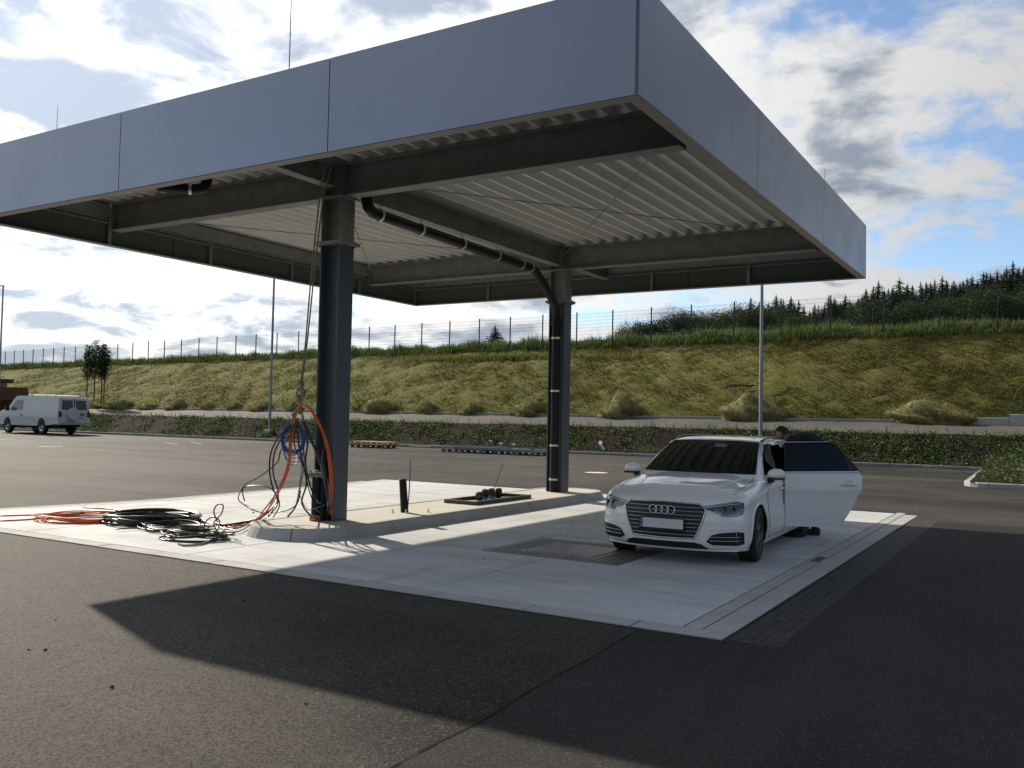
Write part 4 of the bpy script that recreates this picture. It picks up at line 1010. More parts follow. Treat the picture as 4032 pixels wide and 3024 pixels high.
lo_ = [(-.50, .200), (.50, .200), (.44, .250), (.36, .270), (-.36, .270), (-.44, .250)]
patch('lower_intake', lo_, 'f', M_mesh, .004, .04)
line('splitter', [(-.80, .180), (-.5, .174), (.5, .174), (.80, .180)], 'f', .012, M_white, .004)
# shut lines and creases
for s_, fc in ((1, 'l'), (-1, 'r')):
    line('door_gap', [(-.50, .24), (-.46, .50), (-.44, .78), (-.48, .90)], fc, .004, M_trim, .0005)
    line('door_gap', [(-1.34, .24), (-1.34, .95)], fc, .004, M_trim, .0005)
    line('door_gap', [(-.50, .24), (-1.34, .24)], fc, .004, M_trim, .0005)
    t_ = [(-.42, .60), (-.20, .585)]
    line('door_handle', [(-1.10, .80), (-1.27, .803)], fc, .016, M_white, .018, None, False, .04, 8)
    line('fender_crease', [(.20, .755), (-.4, .80), (-1.3, .842)], fc, .005, M_white, .001)
    line('sill_crease', [(-.42, .335), (-1.3, .345), (-2.3, .36)], fc, .008, M_white, .001)
    line('hood_crease', [(.62, .40 * s_), (.2, .50 * s_), (-.25, .585 * s_), (-.42, .62 * s_)], 't', .006, M_white, .001)
    line('hood_gap', [(.38, .715 * s_), (.2, .735 * s_), (-.2, .745 * s_), (-.44, .72 * s_)], 't', .004, M_trim, .0005)
    line('roof_rail', [(-1.30, .60 * s_), (-1.38, .61 * s_), (-2.4, .60 * s_), (-3.15, .55 * s_), (-3.25, .54 * s_)], 't', .014, M_trim, .022, None, False, .06, 8)
    # arches and wheels
    for ax_ in (0.0, -2.82):
        P = []
        for a in gx(R(-12), R(192), 30):
            x_, z_ = ax_ + RA * math.cos(a), .325 + RA * math.sin(a); h = onsurf(x_ + (.012 * math.cos(a)), z_ + .012 * math.sin(a), fc, 0.001)
            if h is not None: P.append(Vector((x_, h.y, z_)))
        m = MB(); m.tube(P, .013, 6); m.build('arch_lip', M_white, car, smooth=True)
        m = MB(); aa = gx(R(-8), R(188), 20); m.add([(ax_ + (RA + .01) * math.cos(a), y_, .325 + (RA + .01) * math.sin(a)) for y_ in (s_ * .56, s_ * .86) for a in aa], [(i, i + 1, 22 + i, 21 + i) for i in range(20)] + [tuple(range(21))])
        m.build('wheel_well', M_int, car)
def make_wheel(ax_, s_, steer=0.0):
    o = Vector((ax_, s_ * .80, .328)); d = Vector((math.sin(steer) * s_ * -1, s_ * math.cos(steer), 0))
    m = MB(); m.lathe([(.235, -.115), (.30, -.122), (.326, -.105), (.329, 0), (.326, .088), (.305, .108), (.27, .112), (.243, .100), (.243, .0), (.0, .0)], o, d, 36)
    w = m.build('wheel', M_rub, car, auto=40)
    m = MB(); m.lathe([(.246, .096), (.246, .104), (.236, .106), (.228, .085), (.222, .03), (.05, .03)], o, d, 32, 0, False); m.build('rim', M_rim, w, auto=40)
    e1 = Vector((0, 0, 1)); e2 = d.cross(e1)
    for i in range(5):
        for k in (-.20, .20):
            a = i * 2 * math.pi / 5 + .3; q = o + d * .082
            r0 = e1 * math.cos(a) + e2 * math.sin(a); r1 = e1 * math.cos(a + k) + e2 * math.sin(a + k); t_ = d.cross(r1)
            m = MB(); p0 = q + r0 * .05; p1 = q + r1 * .236 + d * .008
            m.add([p0 - t_ * .014, p0 + t_ * .014, p1 + t_ * .011, p1 - t_ * .011, p0 - t_ * .016 - d * .03, p0 + t_ * .016 - d * .03, p1 + t_ * .016 - d * .03, p1 - t_ * .016 - d * .03],
                  [(0, 1, 2, 3), (0, 4, 5, 1), (1, 5, 6, 2), (2, 6, 7, 3), (3, 7, 4, 0)]); m.build('spoke', M_rims, w)
    m = MB(); m.lathe([(.055, .06), (.055, .088), (.03, .094)], o, d, 16); m.build('hub_cap', M_rim, w, auto=40)
    m = MB(); m.lathe([(.15, .02), (.15, .03)], o, d, 24); m.build('brake_disc', mat('brake_disc', (.2, .19, .18), rough=.4, metal=.8), w)
for ax_, s_ in WHEELS: make_wheel(ax_, s_, R(4) if ax_ == 0 else 0)
# mirrors
for s_ in (1, -1):
    bm = bmesh.new(); bmesh.ops.create_icosphere(bm, subdivisions=3, radius=1)
    for v_ in bm.verts:
        x, y, z = v_.co
        v_.co = Vector((-.64 + (.075 if x > 0 else .035) * x, s_ * (.96 + y * .115 - 0), 1.005 + z * (.075 if z > 0 else .062)))
        if v_.co.x < -.655: v_.co.x = -.655
    ob = fin(bm, 'door_mirror', M_white, sharp=50)
    m = MB(); m.obox((-.625, s_ * .96, .955), (.055, 0, 0), (0, .10, 0), (0, 0, .012)); m.build('mirror_base', M_trim, ob)
    m = MB(); m.tube([(-.62, s_ * .86, .925), (-.62, s_ * .93, .945)], [.04, .03], 8); m.build('mirror_arm', M_trim, ob)
    m = MB(); m.box((-.662, s_ * .87, .955), (-.658, s_ * 1.05, 1.05)); m.build('mirror_glass', M_chrome, ob)
# dark cabin inside
m = MB(); m.box((-.75, -.74, .25), (-3.2, .74, .93)); m.box((-1.1, -.52, .9), (-3.0, .52, 1.30)); m.build('interior', M_int, car)
for yy in (.42,):
    m = MB(); m.box((-1.9, -.6, .40), (-2.35, .78, .60), 0, .05); m.box((-2.2, -.6, .6), (-2.4, .78, 1.05), 0, .04); m.build('rear_seat', M_trim, car)
# antenna fin, tail lamps, rear number plate
m = MB(); m.prism([(-3.05, .004, zt(-3.05) - .01), (-3.25, .012, zt(-3.25) - .01), (-3.22, .004, zt(-3.2) + .055)], (0, -.012, 0)); m.build('antenna_fin', M_white, car)
for s_ in (1, -1):
    m = MB(); m.box((-3.70, s_ * .55, .82), (-3.835, s_ * .80, .93)); m.build('tail_lamp', mat('tail_red', (.35, .01, .01), rough=.2) if s_ == 1 else bpy.data.materials['tail_red'], car)
# open rear left door
th = R(62)
hx, hy = -1.37, .895
dx, dy = -math.cos(th), math.sin(th)               # along the door, away from the hinge
nx, ny = math.sin(th), math.cos(th)                # outer normal
def DP(s, z, o=0.0): return Vector((hx + dx * s + nx * o, hy + dy * s + ny * o, z))
shape = [(0.0, .29), (0.0, .995), (.985, 1.025), (1.03, .965), (1.01, .80), (.86, .50), (.76, .34), (.70, .29)]
def door_bulge(z, s): return .035 - .10 * (max(0, z - .80) / .2) ** 2 * .3 - .14 * max(0, .42 - z) + (.012 if .78 < z < .84 else 0)
B = dense(shape, .06); nb = len(B); pts = [Vector(p) for p in B]
for i in range(1, 18):
    for j in range(1, 13):
        p = (i * .06, .25 + j * .06)
        if inside(p, B) and min((p[0] - q[0]) ** 2 + (p[1] - q[1]) ** 2 for q in B) > .025 ** 2: pts.append(Vector(p))
V2, E2, F2, *_ = delaunay_2d_cdt(pts, [(i, (i + 1) % nb) for i in range(nb)], [list(range(nb))], 1, 1e-5)
m = MB(); P3 = [DP(p[0], p[1], door_bulge(p[1], p[0])) for p in V2]; P4 = [DP(p[0], p[1], -.10) for p in V2]; n_ = len(P3); cnt = {}
for f_ in F2:
    for a, b in zip(f_, f_[1:] + f_[:1]): cnt[(a, b)] = 1
m.add(P3 + P4, [tuple(f_) for f_ in F2] + [tuple(n_ + i for i in f_[::-1]) for f_ in F2] + [(a, n_ + a, n_ + b, b) for (a, b) in cnt if (b, a) not in cnt])
door = m.build('rear_door', M_white, car)
bm = bmesh.new(); bm.from_mesh(door.data); bmesh.ops.recalc_face_normals(bm, faces=bm.faces); bm.to_mesh(door.data); bm.free()
door.data.polygons.foreach_set('use_smooth', [True] * len(door.data.polygons)); door.data.set_sharp_from_angle(angle=R(35))
door['label'] = 'white rear left door swung wide open'
def lean(z): return -.24 * max(0, (z - 1.0)) - .015
wf = [(0.02, .995), (0.03, 1.385), (.62, 1.40), (.70, 1.375), (1.00, 1.025)]
m = MB(); P = [DP(s, z, lean(z)) for s, z in wf]; m.tube(P, .016, 6, closed=False); m.build('window_frame', M_trim, door)
m = MB(); m.prism([DP(s, z, lean(z) - .004) for s, z in wf], Vector((nx, ny, 0)) * .008); m.build('door_glass', M_glass, door)
m = MB(); m.prism([DP(s, z, lean(z) + .006) for s, z in ((.86, 1.015), (.80, 1.24), (.70, 1.37), (1.0, 1.025))][:3] + [DP(.99, 1.025, .004)], Vector((nx, ny, 0)) * .006); m.build('glass_divider', M_trim, door)
m = MB(); m.tube([DP(0.02, 1.395, lean(1.395)), DP(.62, 1.41, lean(1.41))], .010, 6); m.build('roof_trim', M_chrome, door)
m = MB(); m.tube([DP(.01, 1.005, .022), DP(.98, 1.032, .022)], .008, 6); m.build('belt_trim', M_chrome, door)
hp = [DP(.74, .855, .045), DP(.76, .858, .066), DP(.92, .864, .066), DP(.945, .866, .045)]
m = MB(); m.tube(hp, .014, 8); m.build('door_handle', M_white, door, smooth=True)
m = MB(); c_ = DP(.845, .862, .036); m.lathe([(.06, 0), (.055, .006), (.03, -.004)], c_, (nx, ny, 0), 16)
m.build('handle_recess', mat('handle_shade', (0.84, 0.85, 0.87), rough=.3, coat=1.0, coords='object'), door, auto=40)

# ------------------------------------------------------------------ person bent into the car
M_cloth = mat('dark_clothing', (0.022, 0.023, 0.028), rough=0.9, var=.3, vscale=14, bump=.01, bscale=14, coords='object')
M_trs = mat('dark_trousers', (0.022, 0.022, 0.024), rough=0.9, var=.3, vscale=18, bump=.012, bscale=12, coords='object')
M_skin = mat('skin', (0.34, 0.19, 0.13), rough=0.55, var=.08, vscale=20, coords='object')
M_hair = mat('dark_hair', (0.018, 0.014, 0.012), rough=0.7, bump=.006, bscale=120, coords='object')
M_shoe = mat('work_shoe', (0.020, 0.018, 0.016), rough=0.6, coords='object')
f1 = pg(1718, 1160, ZP); f2 = pg(1757, 1156, ZP)
pbase = (f1 + f2) / 2; pbase.z = ZP
per = thing('person', 'person in dark work clothes bending into the car behind the open door', 'person', pbase)
head = pv(1691, 938, (pbase.y - CAY) - .05)
def skin(name, verts, edges, radii, mt, parent, sub=2, root=0):
    me = bpy.data.meshes.new(name); me.from_pydata([tuple(Vector(v_) - ORG[parent.name]) for v_ in verts], edges, [])
    ob = bpy.data.objects.new(name, me); col.objects.link(ob)
    sm = ob.modifiers.new('skin', 'SKIN'); sm.use_smooth_shade = True; sm.branch_smoothing = .5
    if not me.skin_vertices: me.skin_vertices.new()
    for i, r_ in enumerate(radii):
        me.skin_vertices[0].data[i].radius = r_ if isinstance(r_, tuple) else (r_, r_); me.skin_vertices[0].data[i].use_root = (i == root)
    ss = ob.modifiers.new('sub', 'SUBSURF'); ss.levels = sub; ss.render_levels = sub
    dg = bpy.context.evaluated_depsgraph_get(); me2 = bpy.data.meshes.new_from_object(ob.evaluated_get(dg))
    bpy.data.objects.remove(ob); me2.name = name; me2.materials.clear(); me2.materials.append(mt)
    me2.polygons.foreach_set('use_smooth', [True] * len(me2.polygons))
    o2_ = bpy.data.objects.new(name, me2); col.objects.link(o2_); o2_.parent = parent; ORG[o2_.name] = ORG[parent.name]; return o2_
B0 = Vector(pbase); hips = B0 + Vector((.30, .04, .97)); lf = Vector((f1.x, f1.y, ZP)); rf = Vector((f2.x, f2.y, ZP))
shl = head + Vector((.21, .05, -.055)); neck = head + Vector((.10, .03, -.06))
side = Vector((.10, .98, 0)).normalized(); fwd = Vector((-1, .05, 0))
chest = shl + Vector((.20, .03, .0)); waist = chest.lerp(hips, .5) + Vector((.10, 0, .06))
V_ = [hips, waist, chest, shl, neck, head - fwd * .02 - EZ * .04]
E_ = [(0, 1), (1, 2), (2, 3), (3, 4), (4, 5)]; Rr = [(.155, .13), (.150, .12), (.175, .135), (.15, .11), .058, .055]
def limb(start, pts, rad):
    p = start
    for q, r_ in zip(pts, rad):
        V_.append(Vector(q)); Rr.append(r_); E_.append((p, len(V_) - 1)); p = len(V_) - 1
    return p
for s_, ft in ((-1, lf), (1, rf)):
    hip = hips + side * (.10 * s_) - EZ * .03; ank = ft + EZ * .09; knee = hip.lerp(ank, .5) + fwd * .07
    limb(0, [hip, hip.lerp(knee, .5), knee, knee.lerp(ank, .4), ank], [.098, .085, .066, .062, .050])
hands = []
for s_ in (-1, 1):
    s0 = shl + side * (.19 * s_) - EZ * .01; el = s0 + fwd * .16 + side * (.05 * s_) - EZ * .24; wr = el + fwd * .24 - EZ * .06
    limb(3, [s0, s0.lerp(el, .5), el, el.lerp(wr, .5), wr], [.070, .056, .047, .042, .034]); hands.append((wr, s_))
bodyo = skin('body', V_, E_, Rr, M_cloth, per)
# trousers colour: lower half of the same continuous body
bodyo.data.materials.append(M_trs); bodyo.data.materials.append(M_skin)
zh = hips.z - ORG[per.name].z
for p_ in bodyo.data.polygons:
    c = p_.center
    if c.z < zh - .02: p_.material_index = 1
    nb_ = (neck + Vector((-.04, 0, .02))) - ORG[per.name]
    if (c - nb_).length < .075 and c.z > (neck.z - ORG[per.name].z) - .02: p_.material_index = 2
# head with face, turned down towards the seat
hm = Matrix.Translation(head) @ Matrix.Rotation(R(172), 4, 'Z') @ Matrix.Rotation(R(28), 4, 'Y')
bm = bmesh.new(); bmesh.ops.create_icosphere(bm, subdivisions=4, radius=1)
for v_ in bm.verts:
    x, y, z = v_.co
    X = x * (.100 if x > 0 else .098); Y = y * .077; Z = z * .122
    if z < -.1 and x > 0: Y *= 1 - .25 * min(1, -z); X *= 1 - .04 * min(1, -z)
    if x > .3: X -= .008 * (1 - min(1, abs(z - .15) / .5))
    nose_ = math.exp(-((y / .17) ** 2 + ((z + .12) / .22) ** 2)) * (x > 0); X += .024 * nose_
    eye = math.exp(-(((abs(y) - .42) / .16) ** 2 + ((z - .06) / .13) ** 2)) * (x > 0); X -= .010 * eye
    brow = math.exp(-((z - .26) / .10) ** 2) * (x > .3) * (abs(y) < .7); X += .006 * brow
    mouth = math.exp(-((y / .32) ** 2 + ((z + .50) / .05) ** 2)) * (x > 0); X -= .006 * mouth
    chin = math.exp(-((y / .4) ** 2 + ((z + .82) / .18) ** 2)) * (x > 0); X += .012 * chin
    v_.co = hm @ Vector((X, Y, Z)) - ORG[per.name]
hd = fin(bm, 'head', M_skin, per, True, 80); ORG[hd.name] = ORG[per.name]
bm = bmesh.new(); bmesh.ops.create_icosphere(bm, subdivisions=4, radius=1)
bmesh.ops.delete(bm, geom=[v_ for v_ in bm.verts if v_.co.z < .30 + .42 * (v_.co.x) and not (v_.co.x < -.1 and v_.co.z > -.35)], context='VERTS')
for v_ in bm.verts:
    x, y, z = v_.co; k_ = 1.06 + .02 * math.sin(x * 40) * math.sin(y * 37); v_.co = hm @ Vector((x * .102 * k_, y * .080 * k_, z * .125 * k_)) - ORG[per.name]
fin(bm, 'hair', M_hair, hd, True, 80)
for s_ in (1, -1):
    m = MB(); c_ = hm @ Vector((.0, s_ * .080, .0)); ax_ = (hm.to_3x3() @ Vector((-.3, s_, 0))).normalized(); m.lathe([(.030, -.006), (.032, .004), (.024, .010), (.012, .004)], c_, ax_, 12); m.build('ear', M_skin, hd, smooth=True)
for ft in (lf, rf):
    bm = bmesh.new(); bmesh.ops.create_icosphere(bm, subdivisions=3, radius=1)
    for v_ in bm.verts:
        x, y, z = v_.co; x = math.copysign(abs(x) ** .7, x); zz_ = max(-.55, z)
        hgt_ = .050 + .045 * max(0, x + .25)                    # toe towards the car, ankle behind
        v_.co = Vector((ft.x + x * .148 - .045, ft.y + y * (.050 if x < 0 else .044), ZP + (zz_ + .55) * hgt_ * 1.0)) - ORG[per.name]
    fin(bm, 'shoe', M_shoe, per, True, 60)
for wr, s_ in hands:
    bm = None; V_ = [wr - fwd * .02, wr + fwd * .045]; E_ = [(0, 1)]; Rr = [(.024, .030), (.018, .038)]
    for i, (o_, L_) in enumerate(((-.032, .070), (-.011, .082), (.011, .078), (.031, .062))):
        b_ = wr + fwd * .075 + side * o_; m1 = b_ + fwd * L_ * .45 - EZ * .012; m2 = m1 + fwd * L_ * .35 - EZ * .025
        k0 = len(V_); V_ += [b_, m1, m2]; Rr += [.0095, .0085, .007]; E_ += [(1, k0), (k0, k0 + 1), (k0 + 1, k0 + 2)]
    k0 = len(V_); tb = wr + fwd * .03 - side * (.035 * s_); V_ += [tb, tb + fwd * .035 - side * (.022 * s_) - EZ * .012]; Rr += [.011, .009]; E_ += [(0, k0), (k0, k0 + 1)]
    skin('hand', V_, E_, Rr, M_skin, per, 1)
# ------------------------------------------------------------------ old white van by the far kerb
M_vp = mat('van_paint', (0.56, 0.59, 0.63), rough=0.4, coat=.4, var=.05, vscale=1, coords='object')
M_vg = mat('van_glass', (0.09, 0.11, 0.14), rough=0.06, spec=.6)
M_red = mat('van_tail_red', (0.20, 0.012, 0.012), rough=0.3)
a0 = pl(92, 938); VX, VY = a0.x, a0.y + .95; VZ = gz(VY)
van = thing('delivery_van', 'old white panel van with a covered spare wheel on its back, by the far kerb', 'van', (VX, VY, VZ)); van.rotation_euler = (0, 0, R(180)); van.scale = (1.05, 1.04, 1.04); ORG[van.name] = Vector((0, 0, 0))
# local: x forward (world -X), rear axle at x=0, left side y>0 ... right side faces the far kerb
# body side profile (x, z), extruded across with tumblehome
prof = [(-1.580, .62), (-1.580, 1.25), (-1.500, 2.12), (-1.400, 2.22), (2.75, 2.24), (2.95, 2.18), (3.62, 1.50), (4.35, 1.34), (4.55, 1.22), (4.58, .62), (4.50, .50), (3.98, .50), (3.90, .74), (3.72, .93), (3.42, .93), (3.24, .74), (3.16, .48), (.45, .48), (.40, .74), (.22, .93), (-.10, .93), (-.30, .74), (-.38, .52)]
P2 = dense(prof, .22)
def vw(z): return 1.0 - .02 * max(0, .9 - z) - .13 * max(0, z - 1.25) ** 1.3
nb = len(P2); pts = [Vector(p) for p in P2]
for i in range(-5, 21):
    for j in range(2, 10):
        p = (i * .22, .3 + j * .22)
        if inside(p, P2) and min((p[0] - q[0]) ** 2 + (p[1] - q[1]) ** 2 for q in P2) > .08 ** 2: pts.append(Vector(p))
V2, E2, F2, *_ = delaunay_2d_cdt(pts, [(i, (i + 1) % nb) for i in range(nb)], [list(range(nb))], 1, 1e-5)
cnt = {}
for f_ in F2:
    for a, b in zip(f_, f_[1:] + f_[:1]): cnt[(a, b)] = 1
n_ = len(V2)
def vx(p, s_):
    rd = .0
    return Vector((p[0], s_ * (vw(p[1]) - (.10 * max(0, p[0] - 3.9) ** 1.5)), p[1]))
m = MB(); m.add([vx(p, 1) for p in V2] + [vx(p, -1) for p in V2], [tuple(f_) for f_ in F2] + [tuple(n_ + i for i in f_[::-1]) for f_ in F2] + [(b, a, n_ + a, n_ + b) for (a, b) in cnt if (b, a) not in cnt])
vb = m.build('body', M_vp, van)
bm = bmesh.new(); bm.from_mesh(vb.data); bmesh.ops.recalc_face_normals(bm, faces=bm.faces)
ed = [e for e in bm.edges if len(e.link_faces) == 2 and e.calc_face_angle(0) > R(55) and min(v_.co.z for v_ in e.verts) > 1.0]
bmesh.ops.bevel(bm, geom=ed, offset=.06, segments=3, affect='EDGES', clamp_overlap=True); bm.to_mesh(vb.data); bm.free()
vb.data.polygons.foreach_set('use_smooth', [True] * len(vb.data.polygons)); vb.data.set_sharp_from_angle(angle=R(35))
for s_ in (1, -1):
    def vs(pts_, name, mt, t=.012, par=van):
        m = MB(); P = [Vector((x, s_ * (vw(z) + .003 - (.10 * max(0, x - 3.9) ** 1.5)), z)) for x, z in pts_]; m.prism(P, Vector((0, s_ * t, 0))); return m.build(name, mt, par)
    fwn = vs([(2.05, 1.40), (2.05, 1.98), (2.72, 1.98), (3.30, 1.46), (3.30, 1.40)], 'side_window', M_vg)
    vs([(1.98, .60), (1.995, .60), (1.995, 2.05), (1.98, 2.05)], 'door_gap', M_trim, .004)
    vs([(2.02, 1.06), (2.18, 1.06), (2.18, 1.12), (2.02, 1.12)], 'door_handle', M_trim, .03)
    vs([(-1.550, .98), (1.98, .98), (1.98, 1.0), (-1.550, 1.0)], 'side_moulding', M_vp, .018); vs([(2.0, .98), (3.6, .98), (3.6, 1.0), (2.0, 1.0)], 'side_moulding', M_vp, .018)
    m = MB(); m.obox((3.25, s_ * 1.22, 1.46), (.06, 0, 0), (0, .10, 0), (0, 0, .13)); m.tube([(3.2, s_ * .95, 1.42), (3.2, s_ * 1.14, 1.42)], .02, 6); m.build('wing_mirror', M_trim, van)
    m = MB(); m.box((-1.620, s_ * .80, 1.02), (-1.560, s_ * .98, 1.34)); m.build('tail_lamp', M_red, van)
    m = MB(); m.prism([(-1.565, s_ * .10, 1.45), (-1.565, s_ * .78, 1.45), (-1.520, s_ * .74, 2.0), (-1.520, s_ * .10, 2.0)], (-.012, 0, 0)); m.build('rear_window', M_vg, van)
    m = MB(); m.tube([(-.9, s_ * .72, 2.27), (1.9, s_ * .72, 2.29)], .022, 6); 
    for xx in (-.8, .4, 1.8): m.tube([(xx, s_ * .72, 2.2), (xx, s_ * .72, 2.28)], .02, 6)
    m.build('roof_rail', M_galv, van)
    m = MB(); m.box((-1.700, s_ * .55, .66), (-1.670, s_ * .66, .73)); m.build('bumper_step', M_trim, van)
m = MB(); m.box((-1.590, -.006, .72), (-1.515, .006, 2.08)); m.build('door_gap', M_trim, van)
m = MB(); m.box((-1.710, -1.0, .58), (-1.560, 1.0, .76), 0, .03); m.build('rear_bumper', mat('bumper_grey', (0.42, 0.44, 0.47), rough=.4, metal=.3), van)
m = MB(); m.box((4.50, -.95, .52), (4.66, .95, .74), 0, .03); m.build('front_bumper', M_galv, van)
m = MB(); m.lathe([(.30, 0), (.36, .02), (.37, .20), (.34, .24), (.1, .25)], (-1.600, .16, 1.18), (-1, 0, 0), 28); m.build('spare_wheel_cover', mat('spare_cover', (0.55, 0.55, 0.53), rough=.4), van, auto=40)
m = MB(); m.box((-1.605, -.62, 1.12), (-1.570, -.24, 1.26)); rp = m.build('number_plate', M_trim, van)
m = MB(); m.box((-1.615, -.57, 1.145), (-1.600, -.29, 1.235)); m.build('plate_face', mat('van_plate', (.42, .42, .40), rough=.5), rp)
m = MB()
for i in range(6): m.box((-1.618, -.55 + i * .044, 1.165), (-1.614, -.55 + i * .044 + .022 + .008 * (i % 2), 1.215))
m.build('plate_digits', M_trim, rp)
m = MB(); m.box((-1.592, -.66, .86), (-1.580, -.58, .90)); m.build('maker_badge', M_trim, van)
m = MB(); m.prism([(-1.586, -.36, 1.02), (-1.586, -.24, .985), (-1.586, -.36, .955), (-1.586, -.48, .985)], (-.008, 0, 0)); m.prism([(-1.586, -.24, 1.0), (-1.586, -.14, 1.015), (-1.586, -.24, .975)], (-.008, 0, 0)); m.prism([(-1.586, -.48, 1.0), (-1.586, -.58, 1.015), (-1.586, -.48, .975)], (-.008, 0, 0)); m.build('wing_emblem', M_trim, van)
m = MB(); m.prism([(3.04, -.78, 2.08), (3.04, .78, 2.08), (3.62, .88, 1.53), (3.62, -.88, 1.53)], (.012, 0, .012)); m.build('windscreen', M_vg, van)
for x_ in (0.05, 3.57):
    for s_ in (1, -1):
        o = Vector((x_, s_ * .86, .40)); m = MB(); m.lathe([(.20, -.13), (.36, -.13), (.40, -.10), (.40, .10), (.37, .13), (.24, .13), (.22, .08)], o, (0, s_, 0), 26); w = m.build('wheel', M_rub, van, auto=40)
        m = MB(); m.lathe([(.225, .09), (.22, .125), (.17, .11), (.13, .06), (.07, .09), (.05, .10), (.0, .10)], o, (0, s_, 0), 20, 0, False); m.build('rim', M_rims, w, auto=40)
    m = MB(); m.tube([(x_, -.85, .40), (x_, .85, .40)], .06, 8); m.build('axle', M_trim, van)
m = MB(); m.box((-1.1, -.7, .46), (4.3, .7, .64)); m.build('underbody', M_trim, van)

# ------------------------------------------------------------------ rusty skip and low shed on the upper road
M_rust = mat('rusty_paint', (0.10, 0.036, 0.02), rough=.8, c2=(0.09, 0.035, 0.02), vscale=2, layers=[((0.24, 0.10, 0.05), 5, .6, .75, .5)])
X1 = pv(72, 836, 39.3 - CAY).x
sk = thing('waste_skip', 'rusty brown roll-off skip with a round white mark, behind the van', 'skip', (X1 - 3, 38.1, 1.6))
m = MB(); L_ = 6.2
pf = [(X1 - L_, 1.72), (X1 - .75, 1.72), (X1 - .35, 2.35), (X1 - .75, 3.32), (X1 - L_, 3.32)]
m.prism([(x, 37.0, z) for x, z in pf], (0, 2.3, 0)); m.build('hull', M_rust, sk)
for i in range(6):
    q = MB(); x = X1 - 1.2 - i * .95; q.box((x - .05, 36.92, 1.74), (x + .05, 37.0, 3.3)); q.build('rib', M_rust, sk)
q = MB(); q.box((X1 - L_, 36.9, 3.28), (X1 - .72, 37.0, 3.40)); q.build('rim_bar', M_rust, sk)
q = MB(); q.lathe([(.24, 0), (.24, .012)], (X1 - 3.65, 36.93, 2.75), (0, -1, 0), 24); q.build('round_mark', mat('white_mark', (.6, .58, .55), rough=.7, var=.2, vscale=8), sk)
for i in range(2):
    q = MB(); q.box((X1 - L_, 37.3 + i * 1.3, 1.46), (X1 - .9, 37.5 + i * 1.3, 1.72)); q.build('skid', M_rust, sk)
X2 = pv(30, 828, 43.4 - CAY).x
sh = thing('flat_roofed_shed', 'low grey shed with a dark flat roof edge behind the skip', 'shed', (X2 - 4, 41, 1.9))
m = MB(); m.box((X2 - 9, 39.9, 1.8), (X2 - .5, 43.1, 3.9)); m.build('wall', mat('shed_wall', (.30, .31, .30), rough=.8), sh)
m = MB(); m.box((X2 - 9.3, 39.6, 3.90), (X2, 43.4, 4.22)); m.build('roof', mat('shed_roof', (.045, .035, .03), rough=.7), sh)
m = MB(); m.box((X2 - 3.0, 39.87, 1.9), (X2 - 2.1, 39.9, 3.6)); m.build('door', M_galvd, sh)

# ------------------------------------------------------------------ light poles
M_pole = mat('pole_steel', (0.27, 0.29, 0.32), rough=.5, metal=.5, var=.06, vscale=1)
def pole(x, y, zb_, zt_, label, r=.075):
    t = thing('light_pole', label, 'light pole', (x, y, zb_), 'light poles along the planted bank')
    m = MB(); m.tube([(x, y, zb_ - .2), (x, y, zt_)], [r, r * .72], 12); m.build('pole', M_pole, t, auto=50)
    m = MB(); m.box((x - .22, y - .22, zb_ - .4), (x + .22, y + .22, zb_ + .10), 0, .02); m.build('foundation', M_kerb, t)
    m = MB(); m.box((x - .09, y - .45, zt_), (x + .09, y + .10, zt_ + .06), 0, .02); h = m.build('lamp_head', M_galvd, t)
    m = MB(); m.box((x - .07, y - .42, zt_ - .008), (x + .07, y - .1, zt_ + .001)); m.build('lamp_glass', mat('lamp_glass', (.5, .5, .5), rough=.2) if 'lamp_glass' not in bpy.data.materials else bpy.data.materials['lamp_glass'], h)
p = pv(582, 936, 35.3 - CAY); pole(p.x, 35.3, .70, 10.4, 'grey light pole on a concrete foot, left of the near column')
p = pv(1643, 940, 35.7 - CAY); pole(p.x, 35.7, 1.0, 10.9, 'grey light pole on the bank behind the white car')
p = pv(1, 760, 35.7 - CAY); pole(p.x, 35.7, .95, 10.55, 'grey light pole near the van and the skip')

# ------------------------------------------------------------------ retaining blocks, manhole, markings
M_blk = mat('block_concrete', (.36, .37, .38), rough=.8, var=.08, vscale=2)
XB = [pv(x, 905, 39.6 - CAY).x for x in (2052, 2112, 2180, 2262)]
for i, (lab, zt_) in enumerate((('lowest grey concrete block at the foot of the embankment', 1.98), ('middle grey concrete block of the stepped row on the embankment foot', 2.08), ('tallest grey concrete block of the stepped row on the embankment foot', 2.22))):
    m = MB(); m.box((XB[i] + .01, 39.45, 1.74), (XB[i + 1] - .01, 39.95, zt_), 0, .02); tag(m.build('retaining_block', M_blk, origin=(XB[i], 39.6, 1.8)), lab, 'concrete block')
a = pl(1263, 1021.5); b = pl(1313, 1021.5); c = (a + b) / 2; r_ = (b - a).length / 2
mh = thing('manhole_cover', 'round pale manhole cover in the asphalt behind the far column', 'manhole', c)
m = MB(); m.lathe([(r_, -.01), (r_, .006)], c, n=36); m.build('ring', M_grate, mh)
m = MB(); m.lathe([(r_ * .93, 0.0), (r_ * .93, .010)], c, n=36); m.build('lid', mat('manhole_lid', (.60, .59, .56), rough=.6, var=.06, vscale=6), mh)
def mark(p, q, w, label, group=None):
    a = pl(*p); b = pl(*q); d = (b - a).normalized(); n_ = Vector((-d.y, d.x, 0)) * w / 2
    m = MB(); m.add([a - n_ + EZ * .008, b - n_ + EZ * .008, b + n_ + EZ * .008, a + n_ + EZ * .008], [(0, 1, 2, 3)]); o = m.build('road_marking', M_paint); tag(o, label, None, None, 'structure')
